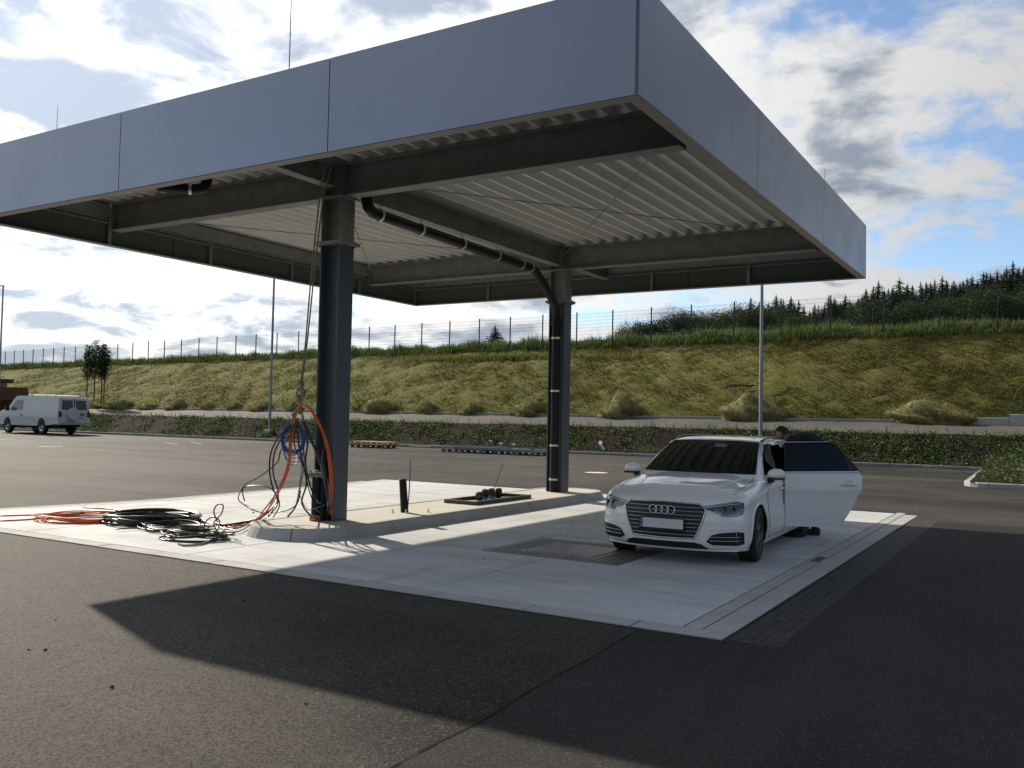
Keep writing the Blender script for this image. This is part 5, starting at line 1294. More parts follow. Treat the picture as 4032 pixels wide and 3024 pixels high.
mark((83, 965), (135, 964.5), .25, 'short white painted dash on the yard'); mark((0, 949), (32, 948.8), .25, 'white painted dash near the van')
mark((357, 956), (384, 961), .07, 'thin white paint stroke on the yard'); mark((412, 954.5), (436, 959.5), .07, 'second thin white paint stroke on the yard')

# ------------------------------------------------------------------ pallets, boards and steel on the yard
M_wood = mat('pallet_wood', (.46, .31, .15), rough=.8, c2=(.56, .40, .22), vscale=6, stretch=(1, 6, 6)); M_woodd = mat('grey_wood', (.10, .085, .07), rough=.85, c2=(.16, .14, .12), vscale=6)
def pallet(x, y, L_, W_, z, label, mt, rot=0.0, grp=None):
    t = thing('wooden_pallet', label, 'pallet', (x, y, z), grp); t.rotation_euler = (0, 0, rot); ORG[t.name] = Vector((0, 0, 0))
    for i in range(5): m = MB(); yy = -W_ / 2 + i * (W_ - .12) / 4; m.box((-L_ / 2, yy, .122), (L_ / 2, yy + .12, .144)); m.build('deck_board', mt, t)
    for i in range(3):
        xx = -L_ / 2 + i * (L_ - .145) / 2
        m = MB(); m.box((xx, -W_ / 2, .10), (xx + .145, W_ / 2, .121)); m.build('stringer', mt, t)
        for j in range(3): m = MB(); yy = -W_ / 2 + j * (W_ - .10) / 2; m.box((xx, yy, .022), (xx + .145, yy + .10, .099)); m.build('block', mt, t)
    for j in range(3): m = MB(); yy = -W_ / 2 + j * (W_ - .10) / 2; m.box((-L_ / 2, yy, 0), (L_ / 2, yy + .10, .021)); m.build('runner', mt, t)
    return t
c = pl(800, 967)
pallet(c.x, c.y + .2, 1.9, 1.0, gz(c.y), 'lower weathered pallet under the bright pallet by the far kerb', M_woodd, R(3)); pallet(c.x + .05, c.y + .2, 2.1, 1.0, gz(c.y) + .146, 'bright new wooden pallet on top of another by the far kerb', M_wood, R(1))
for i, (p, L_, lab) in enumerate((((908, 967), 1.2, 'loose yellow board lying by the far kerb'), ((940, 963), .7, 'short grey board lying beside the yellow board'))):
    q = pl(*p); m = MB(); m.obox(q + EZ * .04, (L_ / 2, .06, 0), (-.006, .07, 0), (0, 0, .035)); tag(m.build('loose_board', M_wood if i == 0 else M_woodd, origin=q), lab, 'board')
c = (pl(960, 977) + pl(1165, 985)) / 2; c.y += .4
for i, dx_ in enumerate((-1.4, 1.2)):
    pallet(c.x + dx_, c.y, 2.0 if i else 2.2, 1.0, gz(c.y), ('dark pallet under the far-left half of the steel profiles', 'dark pallet under the other half of the steel profiles, towards the far column')[i], M_woodd, R(-4))
M_prof = mat('profile_steel', (.17, .20, .23), rough=.4, metal=.6, var=.15, vscale=3)
for i in range(9):
    L_ = rnd.uniform(2.4, 5.0); ang = R(rnd.uniform(-4, 2) - (5 if i > 5 else 0)); oy = -.42 + i * .10; zz_ = gz(c.y) + .155 + .055 * (i % 2) + (.055 if i in (3, 5, 7) else 0); ox = rnd.uniform(-.9, .9)
    d = Vector((math.cos(ang), math.sin(ang), 0)); n_ = Vector((-d.y, d.x, 0)); o = Vector((c.x + ox, c.y + oy, zz_)); m = MB()
    a = o - d * L_ / 2
    for q0, q1, q2, q3 in ((-.05, .05, 0, .006), (-.05, -.044, .006, .05), (.044, .05, .006, .05)):
        m.prism([a + n_ * q0 + EZ * q2, a + n_ * q1 + EZ * q2, a + n_ * q1 + EZ * q3, a + n_ * q0 + EZ * q3], d * L_)
    tag(m.build('steel_profile', M_prof, origin=o), 'long galvanised steel channel in the stack on the dark pallets', 'steel profile', 'steel profiles stacked on pallets')
for i, (x, y) in enumerate(((1080, 958), (1108, 960), (1152, 972), (1060, 953))):
    q = pv(x, y, c.y - CAY - .2); m = MB(); k0 = []
    for j in range(9): k0.append((q.x + rnd.uniform(-.16, .16), q.y + rnd.uniform(-.05, .05), q.z + rnd.uniform(-.03, .05)))
    m.add(k0, [(0, 1, 2), (2, 3, 4), (4, 5, 6), (6, 7, 8), (1, 3, 5), (0, 4, 8)])
    tag(m.build('plastic_wrap', mat('plastic_film', (.6, .62, .65), rough=.25) if i == 0 else bpy.data.materials['plastic_film'], origin=q), 'crumpled scrap of white plastic film on the steel profiles', 'plastic film', 'plastic film scraps on the steel stack')
q = pv(1301, 975, 34.78 - CAY); t_ = pv(1297, 953, 34.86 - CAY)
m = MB(); pp_ = smooth_path([q, q.lerp(t_, .3) + Vector((.04, 0, 0)), q.lerp(t_, .7) - Vector((.02, 0, 0)), t_], 4); w_ = Vector((.10, -.05, 0))
for a, b in zip(pp_[:-1], pp_[1:]): m.add([a - w_, a + w_, b + w_, b - w_], [(0, 1, 2, 3)])
tag(m.build('tape_strip', mat('blue_white_tape', (.55, .68, .75), rough=.4, c2=(.25, .45, .60), vscale=4), origin=q), 'crumpled blue and white strip of film stuck upright in the bank', 'film strip')
# clods of dirt on the pad and the asphalt
M_dirt = mat('dirt', (.035, .03, .025), rough=.95)
for i, (x, y) in enumerate(((1020, 1154), (1024, 1179), (1048, 1185), (1211, 1144), (1196, 1142), (1235, 1135), (1045, 1208), (98, 1404), (242, 1486), (527, 1299), (1380, 1350), (660, 1520), (1190, 1430), (62, 1404), (120, 1340), (1540, 1500))):
    q = pg(x, y, ZP if 1100 < y < 1300 and x > 900 else .003); bm = bmesh.new(); bmesh.ops.create_icosphere(bm, subdivisions=1, radius=1)
    s_ = rnd.uniform(.006, .014)
    for v_ in bm.verts: v_.co = Vector((v_.co.x * s_ * rnd.uniform(.6, 1.4), v_.co.y * s_ * rnd.uniform(.6, 1.4), (v_.co.z + .7) * s_ * rnd.uniform(.5, .8)))
    me = bpy.data.meshes.new('dirt_clod'); bm.to_mesh(me); bm.free(); me.materials.append(M_dirt); o = bpy.data.objects.new('dirt_clod', me); col.objects.link(o); o.location = q
    tag(o, 'small dark clod of dirt lying on the ground', 'dirt clod', 'dirt clods scattered on pad and asphalt')
# ------------------------------------------------------------------ fence
M_fence = mat('fence_green', (.040, .050, .046), rough=.5, metal=.2)
NF = 46
FX = {0:22.6,1:57.9,2:93.6,3:131.6,4:171.3,5:211.6,6:253.2,7:297.5,9:406,10:464,11:523,12:584.5,13:648,14:714,15:783,16:854,17:928.6,18:1007.6,19:1089.9,20:1175,23:1453,24:1553.8,25:1659.5,26:1769.6,27:1886,28:2007.6,29:2135.4,30:2269.6,31:2411,32:2563,33:2720.5,34:2889.7,35:3073.7,36:3269.4,37:3477,38:3698,39:3927}
xi = np.interp(range(40), list(FX), list(FX.values()))
FP = []
for i in range(40):
    d = ray(xi[i] * 2212 / 4032, 750)
    # where the sight line meets the fence line y = 44.55 - 0.1055 (x + 2)
    t = (44.55 - 0.211) / (d.y + 0.1055 * d.x); FP.append(Vector((d.x * t, d.y * t, ZF)))
dd = (FP[39] - FP[36]) / 3
for k in range(4): FP.append(FP[39] + dd * (k + 1))
dd = (FP[3] - FP[0]) / 3
for k in range(6): FP.insert(0, FP[0] - dd)
fen = thing('mesh_fence', 'dark green double-rod mesh fence along the top of the embankment', 'fence', FP[20])
pm = MB(); pm.box((-.03, -.03, -.3), (.03, .03, 2.0))
po = pm.build('post', M_fence); post_me = po.data; bpy.data.objects.remove(po)
for p in FP:
    o = bpy.data.objects.new('post', post_me); col.objects.link(o); o.parent = fen; o.location = p - ORG[fen.name]
m = MB()
for i in range(10):
    z = .05 + i * .2
    m.box((0, -.006, z), (1, .006, z + .007))
for i in range(32):
    x = (i + .5) / 32; m.box((x - .0008, -.002, .02), (x + .0008, .003, 1.93))
po = m.build('mesh_panel', M_fence); pan_me = po.data; bpy.data.objects.remove(po)
for a, b in zip(FP[:-1], FP[1:]):
    o = bpy.data.objects.new('mesh_panel', pan_me); col.objects.link(o); o.parent = fen; o.location = a - ORG[fen.name]; o.rotation_euler = (0, 0, math.atan2(b.y - a.y, b.x - a.x)); o.scale = ((b - a).length, 1, 1)

# ------------------------------------------------------------------ grass, straw, ground cover
def blades(name, base, h, w, lean_, mats, midx, label, seed=1, parent=None, kind='stuff', bend=.35):
    g_ = np.random.default_rng(seed); n_ = len(base); a = g_.uniform(0, 2 * np.pi, n_); d = np.stack([np.cos(a), np.sin(a), np.zeros(n_)], -1)
    l = np.stack([np.cos(a + 1.57), np.sin(a + 1.57), np.zeros(n_)], -1) * (g_.normal(0, 1, n_) * lean_)[:, None]
    h = h[:, None]; w = w[:, None]; up = np.array([0, 0, 1.])
    A = base - d * w; B = base + d * w; Mi = base + up * h * .6 + l * h * bend; T = base + up * h + l * h
    C = Mi + d * w * .8; D = Mi - d * w * .8
    V = np.stack([A, B, C, D, T], 1).reshape(-1, 3); k_ = np.arange(n_)[:, None] * 5
    F = np.concatenate([k_ + [[0, 1, 2]], k_ + [[0, 2, 3]], k_ + [[3, 2, 4]]], 1).reshape(-1, 3)
    o = npmesh(name, V, F, mats, np.repeat(midx, 3), parent); tag(o, label, None, None, kind); return o
def leafmat(name, c, c2, tr=.35):
    m_ = mat(name, c, rough=.7, spec=.25, c2=c2, vscale=1.2); N = m_.node_tree.nodes; L = m_.node_tree.links; b = N['Principled BSDF']
    t_ = N.new('ShaderNodeBsdfTranslucent'); mx = N.new('ShaderNodeMixShader'); mx.inputs[0].default_value = tr; out = [q for q in N if q.type == 'OUTPUT_MATERIAL'][0]
    src = b.inputs['Base Color'].links[0].from_socket if b.inputs['Base Color'].links else None
    if src: L.new(src, t_.inputs[0])
    L.new(b.outputs[0], mx.inputs[1]); L.new(t_.outputs[0], mx.inputs[2]); L.new(mx.outputs[0], out.inputs[0]); return m_
M_g1 = leafmat('tall_grass', (.085, .125, .030), (.125, .165, .048), .5); M_g2 = leafmat('tall_grass_dark', (.055, .095, .022), (.080, .125, .030), .45); M_g3 = leafmat('seed_heads', (.16, .15, .06), (.20, .18, .09))
n = 80000; g_ = np.random.default_rng(3)
t = g_.uniform(0, 1, n) ** 1.6; X = 14 - 132 * t; Yo = g_.uniform(-.5, 3.2, n)
Y = np.maximum(43.0, 44.55 - (X + 2) * .1055) + Yo
clump = .55 + .25 * np.sin(X * 1.1) + .2 * np.sin(X * 2.7 + Yo * 2) + .15 * np.sin(X * .37)
hh = g_.uniform(.30, .85, n) * np.clip(.55 + .55 * clump, .35, 1.4) * np.where(Yo < .1, .55, 1.0); tall = g_.random(n) < .06; hh = np.where(tall, hh * 1.35, hh)
far = 1 + t * 1.6
mid_ = np.where(tall, 2, (g_.random(n) < .45).astype(int))
Zb = np.where(Yo > 0, ZF + .03 * Yo, ZF + Yo * .42) - .03
blades('tall_grass', np.stack([X, Y, Zb], -1), hh, np.where(tall, .010, g_.uniform(.010, .022, n)) * far, .34, [M_g1, M_g2, M_g3], mid_, 'tall unmown grass along the fence', 5)
M_s1 = leafmat('straw_pale', (.31, .29, .115), (.25, .235, .09), .25); M_s2 = leafmat('straw_green', (.18, .195, .055), (.22, .225, .07), .25); M_s3 = leafmat('straw_brown', (.13, .085, .035), (.17, .11, .05), .2)
n = 130000; t = g_.uniform(0, 1, n) ** 1.4; X = 12 - 120 * t; T = g_.uniform(.005, .995, n); yf = np.maximum(43.0, 44.55 - (X + 2) * .1055)
Y = 39.82 + (yf - 39.82) * T; Z = 1.92 + (ZF - 1.92) * T ** .92 - .02
pn = np.sin(X * .5 + T * 7) + np.sin(X * 1.3 - T * 11) + np.sin(X * 2.9 + T * 23)
hh = g_.uniform(.04, .12, n) * np.clip(1 + .35 * pn, .4, 2.0); idx = np.where(g_.random(n) < .30 + .06 * pn, 0, np.where(g_.random(n) < .6, 1, 2))
blades('cut_grass', np.stack([X, Y, Z], -1), hh, g_.uniform(.006, .015, n) * (1 + 1.3 * t), 2.6, [M_s1, M_s2, M_s3], idx, 'cut straw lying on the embankment', 8, bend=.9)
# longer uncut tufts in a belt high on the slope
n = 2600; X = g_.normal(-29, 3.6, n); T = .80 + g_.normal(0, .025, n) - (X + 29) * .004; yf = 44.55 - (X + 2) * .1055; Y = 39.82 + (yf - 39.82) * T; Z = 1.92 + (ZF - 1.92) * T ** .92 - .02
blades('uncut_tufts', np.stack([X, Y, Z], -1), g_.uniform(.15, .42, n), g_.uniform(.012, .025, n), .8, [M_s2, M_g1, M_s1], g_.choice(3, n, p=[.5, .3, .2]), 'paler uncut tufts high on the embankment', 9)
# wisps of raked straw and a few torn-up spots of bare soil
nc, pc_ = 1500, 12; t = g_.uniform(0, 1, nc) ** 1.3; cx_ = 10 - 105 * t; T = g_.uniform(.02, .97, nc)
X = np.repeat(cx_, pc_) + g_.normal(0, .28, nc * pc_); T = np.clip(np.repeat(T, pc_) + g_.normal(0, .012, nc * pc_), .01, .99); yf = np.maximum(43.0, 44.55 - (X + 2) * .1055)
Y = 39.82 + (yf - 39.82) * T; Z = 1.92 + (ZF - 1.92) * T ** .92 + .02; n = len(X)
blades('straw_wisps', np.stack([X, Y, Z], -1), g_.uniform(.03, .11, n), g_.uniform(.005, .012, n) * (1 + np.repeat(t, pc_)), 3.2, [M_s1, M_s3, M_s2], np.repeat(g_.choice(3, nc, p=[.5, .3, .2]), pc_), 'raked wisps of straw on the embankment', 14, bend=.9)
M_pit2 = mat('torn_soil', (.035, .024, .015), rough=.95, c2=(.06, .042, .025), vscale=6, bump=.05, bscale=9)
for i, (x, y, w_, h_) in enumerate(((1600, 838, .95, .28), (1635, 850, .45, .2), (1672, 851, .5, .2))):
    d = ray(x, y); best = None
    for k in range(60):
        T0 = k / 60; s_ = 39.82 + T0 * 5.0; q = pv(x, y, s_ - CAY); yf_ = max(43.0, 44.55 - (q.x + 2) * .1055); T1 = (s_ - 39.82) / (yf_ - 39.82)
        e = abs(q.z - emb_z(0, min(1, max(0.001, T1))))
        if best is None or e < best[0]: best = (e, q)
    q = best[1]; m = MB(); P = []
    for k in range(14):
        a_ = k / 14 * 6.283; r_ = rnd.uniform(.7, 1.15); P.append(q + Vector((math.cos(a_) * w_ * r_, math.sin(a_) * h_ * .6 * r_, math.sin(a_) * h_ * .52 * r_ + .05 - .0)))
    m.add(P + [q + Vector((0, .10, .02))], [(k, (k + 1) % 14, 14) for k in range(14)]); tag(m.build('bare_soil', M_pit2), ('wide torn patch of bare soil on the slope', 'small torn patch of bare soil on the slope', 'second small torn patch of soil on the slope')[i], None, None, 'structure')
# ground cover on the bank and in the planter
M_l1 = leafmat('cover_leaf', (.050, .100, .018), (.080, .135, .030)); M_l2 = leafmat('cover_leaf_light', (.105, .165, .042), (.13, .19, .055)); M_l3 = leafmat('cover_leaf_dark', (.022, .045, .013), (.035, .060, .018)); M_l4 = leafmat('cover_dry', (.09, .055, .035), (.12, .075, .045))
def leaves(name, C, size, mats, idx, label, seed, parent=None, kind='stuff', flat=.5):
    g2 = np.random.default_rng(seed); n_ = len(C); a = g2.normal(0, 1, (n_, 3)); a[:, 2] *= flat; a /= np.linalg.norm(a, axis=1)[:, None]
    b = g2.normal(0, 1, (n_, 3)); b -= a * (a * b).sum(1)[:, None]; b /= np.linalg.norm(b, axis=1)[:, None]; s_ = size[:, None]
    V = np.stack([C - a * s_, C + b * s_ * .55, C + a * s_, C - b * s_ * .55], 1).reshape(-1, 3); F = (np.arange(n_)[:, None] * 4 + [[0, 1, 2, 3]])
    o = npmesh(name, V, F, mats, idx, parent); 
    if label: tag(o, label, None, None, kind)
    return o
def bank_z(y): return np.interp(y, [34.56, 34.95, 35.7, 36.3, 36.5], [.30, .48, .98, 1.36, 1.40])
def cover(n_cl, per_, xr, fy, fz, name, label, seed, hgt=(.02, .14), keep=None):
    g2 = np.random.default_rng(seed); cx_ = xr[0] + (xr[1] - xr[0]) * g2.uniform(0, 1, n_cl); cy_ = fy(g2.uniform(0, 1, n_cl), cx_)
    dens_ = np.sin(cx_ * .55) + np.sin(cx_ * 1.7 + cy_ * 1.3) + .8 * np.sin(cx_ * .21 + 2); k_ = g2.random(n_cl) < np.clip(.58 + .26 * dens_, .10, 1)
    cx_, cy_ = cx_[k_], cy_[k_]; m_ = len(cx_); rad = g2.uniform(.10, .32, m_); hh_ = g2.uniform(*hgt, m_)
    kind_ = g2.choice(4, m_, p=[.42, .20, .28, .10])
    px = np.repeat(cx_, per_) + g2.normal(0, 1, m_ * per_) * np.repeat(rad, per_); py = np.repeat(cy_, per_) + g2.normal(0, .7, m_ * per_) * np.repeat(rad, per_)
    pz = fz(px, py) + np.abs(g2.normal(0, 1, m_ * per_)) * np.repeat(hh_, per_) * .6 + .02
    idx_ = np.where(g2.random(m_ * per_) < .75, np.repeat(kind_, per_), g2.choice(3, m_ * per_))
    return leaves(name, np.stack([px, py, pz], -1), g2.uniform(.022, .058, m_ * per_), [M_l1, M_l2, M_l3, M_l4], idx_, label, seed + 1, flat=.6)
cover(5200, 16, (-85, 3), lambda r_, x: 34.6 + 1.85 * r_, lambda x, y: bank_z(y), 'ground_cover', 'patchy green ground cover on the mulch bank', 21)
cover(1500, 24, (-1.8, 18), lambda r_, x: 26.5 + 8 * r_, lambda x, y: gz(26.3) + .12 + .35 * (y - 26.42) / 8.2 + .25 * np.clip((x + 1.9) / 3, 0, 1) * (.3 + (y - 26.42) / 8.2), 'planter_cover', 'dense green ground cover in the planted island', 31, (.15, .5))
g2 = np.random.default_rng(77); n = 900; X = g2.uniform(-80, 2, n); Y = 36.2 + .35 * g2.random(n)
blades('bank_weeds', np.stack([X, Y, bank_z(Y)], -1), g2.uniform(.1, .42, n), g2.uniform(.01, .022, n), .5, [M_l1, M_l2, M_g3], g2.choice(3, n), 'weeds along the top of the mulch bank', 78)

# ------------------------------------------------------------------ heaps of hay along the upper road
HL = ('low flat heap of hay beside the four young trees', 'broad heap of hay right of the young trees', 'thin low heap of hay between the two broad heaps', 'wide hay heap left of the light pole foot', 'round small hay heap beside the light pole', 'small hay heap right behind the light pole', 'hay heap seen beside the hanging blue coil', 'little hay heap half hidden by the near column', 'large dark hay heap just right of the near column', 'tall rounded hay heap between the two columns', 'small low hay heap left of the far column pair', 'hay heap just left of the far column', 'big pale hay heap right of the far column', 'large pale hay heap behind the light pole by the car', 'largest hay heap leaning against the concrete blocks')
HP = [(215, 872, 60, 16), (262, 866, 80, 26), (325, 874, 70, 16), (388, 871, 62, 22), (452, 873, 40, 22), (510, 876, 34, 22), (565, 874, 62, 24), (640, 876, 44, 26), (775, 874, 30, 26), (828, 872, 84, 40), (922, 872, 56, 38), (1018, 882, 66, 30), (1140, 880, 84, 38), (1335, 876, 112, 50), (1625, 880, 130, 66), (2020, 890, 150, 56)]
HL = list(HL); HL.insert(8, 'small dark hay heap at the edge of the near column')
for i, (x, y, wpx, hpx) in enumerate(HP):
    p = pv(x, y + hpx * .15, 40.15 - CAY); dist = math.hypot(p.x, p.y); k_ = 4032 / 2212 / F_PX * dist * .93
    w_ = wpx * k_ / 2; h_ = hpx * k_; dpt = min(1.1, w_ * .75); cz = 1.9
    t = thing('hay_heap', HL[i], 'hay heap', (p.x, 40.12, cz - .1), 'hay heaps along the embankment foot')
    g2 = np.random.default_rng(100 + i); bm = bmesh.new(); bmesh.ops.create_icosphere(bm, subdivisions=4, radius=1); ph = g2.uniform(0, 6, 6)
    for v_ in bm.verts:
        X_, Y_, Z_ = v_.co; q = 1 + .16 * math.sin(3 * X_ + ph[0]) + .13 * math.sin(5 * Y_ + 2 * X_ + ph[1]) + .10 * math.sin(7 * Z_ + 5 * X_ + ph[2]) + .05 * math.sin(15 * X_ + 9 * Y_ + ph[3])
        rr_ = math.hypot(X_, Y_); v_.co = Vector((X_ * w_ * q, Y_ * dpt * q, max(-.1, (Z_ if Z_ < 0 else Z_ ** 1.0 * (1 - .45 * rr_)) * h_ * .80 * q + .16 * h_)))
    me_v = np.array([v_.co[:] for v_ in bm.verts]); me_n = np.array([v_.normal[:] for v_ in bm.verts])
    bm.normal_update()
    ob = fin(bm, 'mound', M_mown if False else mat('hay_core', (.13, .125, .045), rough=.95, c2=(.20, .175, .07), vscale=5, bump=.05, bscale=14, coords='object') if i == 0 else bpy.data.materials['hay_core'], t, True, 180)
    nb_ = int(900 + 2600 * w_); sel = g2.integers(0, len(me_v), nb_); sel = sel[me_v[sel, 2] > -.05]; C = me_v[sel] + g2.normal(0, .05, (len(sel), 3)) * [1, 1, .5]
    a = g2.normal(0, 1, (len(C), 3)) + [0.6, 0, -.55]; a /= np.linalg.norm(a, axis=1)[:, None]; L_ = g2.uniform(.06, .20, len(C))[:, None]; wd = np.cross(a, g2.normal(0, 1, (len(C), 3))); wd /= np.linalg.norm(wd, axis=1)[:, None]; wd *= g2.uniform(.006, .016, len(C))[:, None]
    V = np.stack([C - a * L_ - wd, C - a * L_ + wd, C + a * L_ * .9 + [0, 0, -.03]], 1).reshape(-1, 3)
    o = npmesh('straw', V, np.arange(len(V)).reshape(-1, 3), [M_s1, M_s2, M_s3], g2.choice(3, len(C), p=[.52, .34, .14]), t); o['kind'] = 'stuff'

# ------------------------------------------------------------------ trees
M_bark = mat('bark', (.055, .045, .036), rough=.9, bump=.02, bscale=20, coords='object')
M_fir = leafmat('spruce_needles', (.012, .024, .012), (.020, .036, .016), .15); M_fir2 = leafmat('spruce_tips', (.026, .045, .018), (.034, .055, .024), .2)
M_dec = leafmat('deciduous_leaf', (.020, .036, .012), (.032, .052, .018), .25); M_dec2 = leafmat('deciduous_light', (.036, .054, .020), (.050, .070, .026), .3)
M_yt = leafmat('young_tree_leaf', (.045, .065, .018), (.065, .088, .026), .4); M_yt2 = leafmat('young_tree_dark', (.018, .030, .010), (.026, .040, .014), .3)
def fir_mesh(seed, h=1.0):
    g2 = random.Random(seed); V = []; F = []; mi = []
    for k in range(330):
        f_ = (k / 330) ** .80; z = h * (.06 + .92 * f_) + g2.uniform(-.012, .012); a = k * 2.39996 + g2.uniform(-.3, .3)
        r_ = h * (.185 * (1 - f_) ** .80 + .006) * g2.uniform(.55, 1.2); dr = r_ * g2.uniform(.15, .60)
        d = Vector((math.cos(a), math.sin(a), 0)); n_ = Vector((-d.y, d.x, 0)); seg = 3
        for q in range(seg):
            t0, t1 = q / seg, (q + 1) / seg; p0 = d * r_ * t0 + EZ * (z - dr * t0 ** 1.3); p1 = d * r_ * t1 + EZ * (z - dr * t1 ** 1.3)
            for s_ in (1, -1):
                w_ = r_ * .34 * (1 - t0 * .5) * g2.uniform(.7, 1.3); b = len(V)
                V += [p0, p1, (p0 + p1) / 2 + n_ * s_ * w_ + d * r_ * .08 - EZ * w_ * g2.uniform(.4, 1.1)]; F.append((b, b + 1, b + 2)); mi.append(1 if (q == seg - 1 and g2.random() < .45) else 0)
            b = len(V); V += [p0, p1, (p0 + p1) / 2 - EZ * r_ * .30]; F.append((b, b + 1, b + 2)); mi.append(0)
    b = len(V); V += [Vector((-.006 * h, 0, h * .94)), Vector((.006 * h, 0, h * .94)), Vector((0, 0, h * 1.0))]; F.append((b, b + 1, b + 2)); mi.append(0)
    me = bpy.data.meshes.new('crown'); me.from_pydata([tuple(v_) for v_ in V], [], F); me.materials.append(M_fir); me.materials.append(M_fir2); me.polygons.foreach_set('material_index', mi); me.update(); return me
def trunk_mesh(h, r_, seed, limbs=0, lean_=0.0):
    g2 = random.Random(seed); m = MB(); top = Vector((lean_ * h, 0, h)); m.tube([(0, 0, -.3), (lean_ * h * .4, 0, h * .45), tuple(top)], [r_, r_ * .7, r_ * .2], 8)
    for k in range(limbs):
        f_ = .35 + .55 * k / max(1, limbs); a = g2.uniform(0, 6.28); p = Vector((lean_ * h * f_, 0, h * f_)); m.tube([p, p + Vector((math.cos(a) * h * .10, math.sin(a) * h * .10, h * .10)), p + Vector((math.cos(a) * h * .2, math.sin(a) * h * .2, h * .22))], [r_ * .4, r_ * .25, r_ * .08], 5)
    o = m.build('trunk', M_bark, smooth=True); me = o.data; bpy.data.objects.remove(o); return me
def leaf_mesh(C, size, idx, mats, seed):
    o = leaves('crown', C, size, mats, idx, None, seed, flat=.9); me = o.data; bpy.data.objects.remove(o); return me
def dec_mesh(seed, tall=1.0):
    g2 = np.random.default_rng(seed); C = []; idx = []
    for k in range(30):
        a = g2.uniform(0, 6.28); z = g2.uniform(.22, .97); rr_ = .30 * math.sqrt(max(.03, 1 - ((z - .52) / .5) ** 2)) * g2.uniform(.35, 1.0); c = np.array([math.cos(a) * rr_, math.sin(a) * rr_, z]); s_ = g2.uniform(.04, .075); n_ = 260
        C.append(c + g2.normal(0, 1, (n_, 3)) * s_ * [1, 1, .8]); idx.append(np.full(n_, int(g2.random() < .35)))
    C = np.concatenate(C); C[:, 2] *= 1.0 / C[:, 2].max(); return leaf_mesh(C, g2.uniform(.006, .012, len(C)), np.concatenate(idx), [M_dec, M_dec2], seed)
firs = [fir_mesh(s_) for s_ in (1, 2, 3, 4)]; fir_tr = trunk_mesh(.95, .016, 5)
decs = [dec_mesh(s_) for s_ in (11, 12, 13)]; dec_tr = trunk_mesh(.8, .02, 6, 6)
def plant(name, label, cat, group, me, tr, p, h, wsc=1.0, rot=0.0, lean_=0.0):
    t = thing(name, label, cat, p, group); t.rotation_euler = (lean_, 0, rot); t.scale = (h * wsc, h * wsc, h)
    for nm, q in (('trunk', tr), ('crown', me)):
        o = bpy.data.objects.new(nm, q); col.objects.link(o); o.parent = t
    return t
def plateau_z(x, y):
    t_ = y - max(43.0, 44.55 - (x + 2) * .1055); return ZF + .03 * t_ + .00015 * max(0, x + 30) * t_
top_line = [(1330, 712), (1380, 690), (1420, 676), (1470, 665), (1520, 668), (1560, 662), (1600, 656), (1640, 650), (1700, 640), (1740, 652), (1790, 640), (1840, 636), (1880, 618), (1930, 606), (1980, 612), (2030, 600), (2080, 596), (2130, 586), (2180, 574), (2230, 566), (2300, 556)]
tx = [a for a, b in top_line]; ty = [b for a, b in top_line]; fr = random.Random(5)
def forest(x, ytop, s_, kind_):
    p = pv(x, ytop, s_ - CAY); zb_ = plateau_z(p.x, p.y) - .3; h = p.z - zb_
    if kind_ == 'f': plant('spruce_tree', 'dark spruce in the forest edge behind the fence', 'spruce', 'spruces of the forest edge', fr.choice(firs), fir_tr, (p.x, p.y, zb_), h * fr.uniform(.96, 1.05), fr.uniform(1.3, 2.1), fr.uniform(0, 6))
    else: plant('broadleaf_tree', 'rounded broadleaf tree in the forest edge behind the fence', 'tree', 'broadleaf trees of the forest edge', fr.choice(decs), dec_tr, (p.x, p.y, zb_), h, fr.uniform(.8, 1.15), fr.uniform(0, 6))
x = 1345
while x < 1700:
    forest(x, np.interp(x, tx, ty) + fr.uniform(-10, 10), fr.uniform(118, 128), 'd'); x += fr.uniform(12, 20)
x = 1400
while x < 2300:
    forest(x, np.interp(x, tx, ty) + fr.uniform(18, 60), fr.uniform(112, 118), 'd'); x += fr.uniform(18, 28)
x = 1622
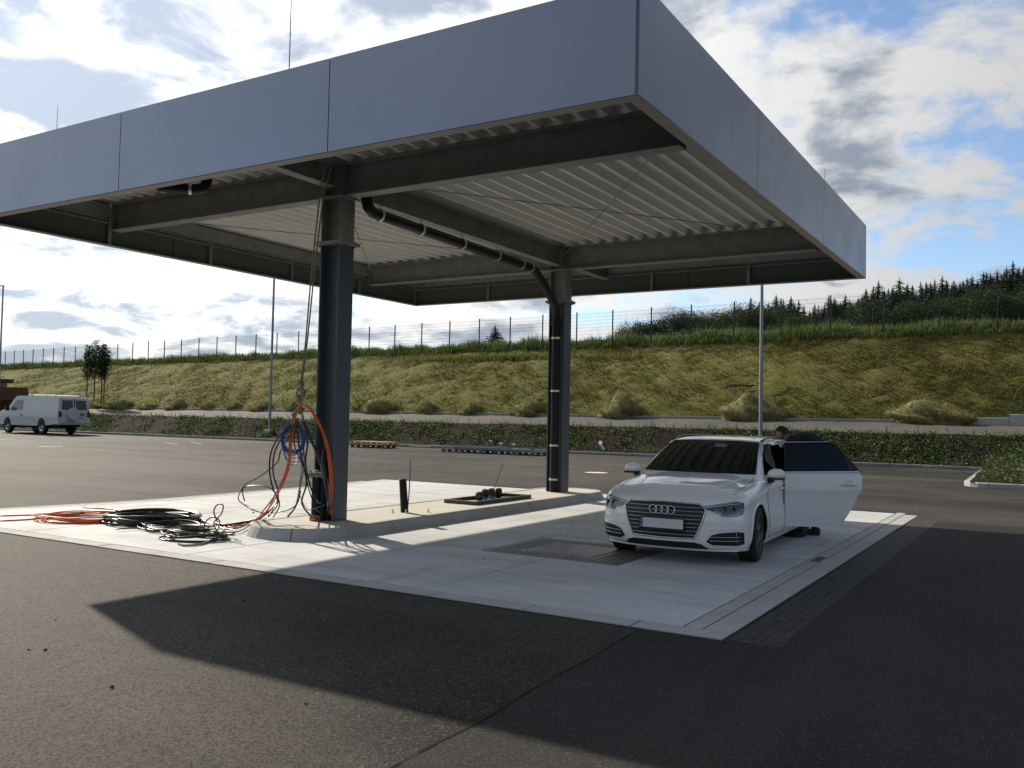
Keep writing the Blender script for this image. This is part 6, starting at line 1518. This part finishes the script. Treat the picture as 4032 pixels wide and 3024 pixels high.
while x < 2300:
    forest(x, np.interp(x, tx, ty) + fr.choice((-4, 0, 6, 12, 18)) + fr.uniform(-3, 6), fr.uniform(126, 140), 'f'); x += fr.uniform(11, 20)
x = 1660
while x < 2300:
    forest(x, np.interp(x, tx, ty) + fr.uniform(8, 26), fr.uniform(118, 126), 'f'); x += fr.uniform(11, 19)
x = 1640
while x < 2300:
    forest(x, np.interp(x, tx, ty) + fr.uniform(2, 22), fr.uniform(140, 152), 'f'); x += fr.uniform(7, 13)
p = pv(1070, 701, 75 - CAY); zb_ = plateau_z(p.x, p.y) - .5
plant('lone_spruce', 'single spruce top showing above the grass between the columns', 'spruce', None, firs[1], fir_tr, (p.x, p.y, zb_), p.z - zb_, 2.7, 1.0)
# four young street trees by the road
YL = ('slender young tree, outermost of the four towards the van', 'slender young tree with the fullest crown of the four', 'slender young tree with a leaning trunk among the four', 'slender young tree of the four on the side of the hay heaps')
for i, (x, yb_, yt_) in enumerate(((187, 862, 742), (203, 862, 732), (216, 866, 742), (224, 866, 738))):
    b = pv(x + (3 if i == 2 else 0), yb_, 40.1 + .25 * (i % 2) - CAY); tp = pv(x + (-3 if i == 2 else 0), yt_, 40.2 - CAY); h = tp.z - 2.0; g2 = np.random.default_rng(200 + i)
    n_ = 1500 if i == 1 else 950; zc_ = g2.beta(2.0, 2.2, n_); w_ = (.115 if i == 1 else .085) * np.sqrt(np.clip(1 - ((zc_ - .45) / .62) ** 2, .02, 1)); a = g2.uniform(0, 6.28, n_); rr_ = w_ * np.sqrt(g2.random(n_)) * (1 + .35 * np.sin(a * 3 + zc_ * 9 + i))
    C = np.stack([np.cos(a) * rr_, np.sin(a) * rr_, .40 + .60 * zc_], -1)
    me = leaf_mesh(C, g2.uniform(.010, .020, n_), g2.choice(2, n_), [M_yt, M_yt2], 300 + i); tr = trunk_mesh(.92, .011, 40 + i, 7, (.03 if i == 2 else 0))
    plant('young_tree', YL[i], 'tree', 'young trees by the upper road', me, tr, (b.x, b.y, 2.0), h, 1.0, fr.uniform(0, 6) if i != 2 else math.pi)
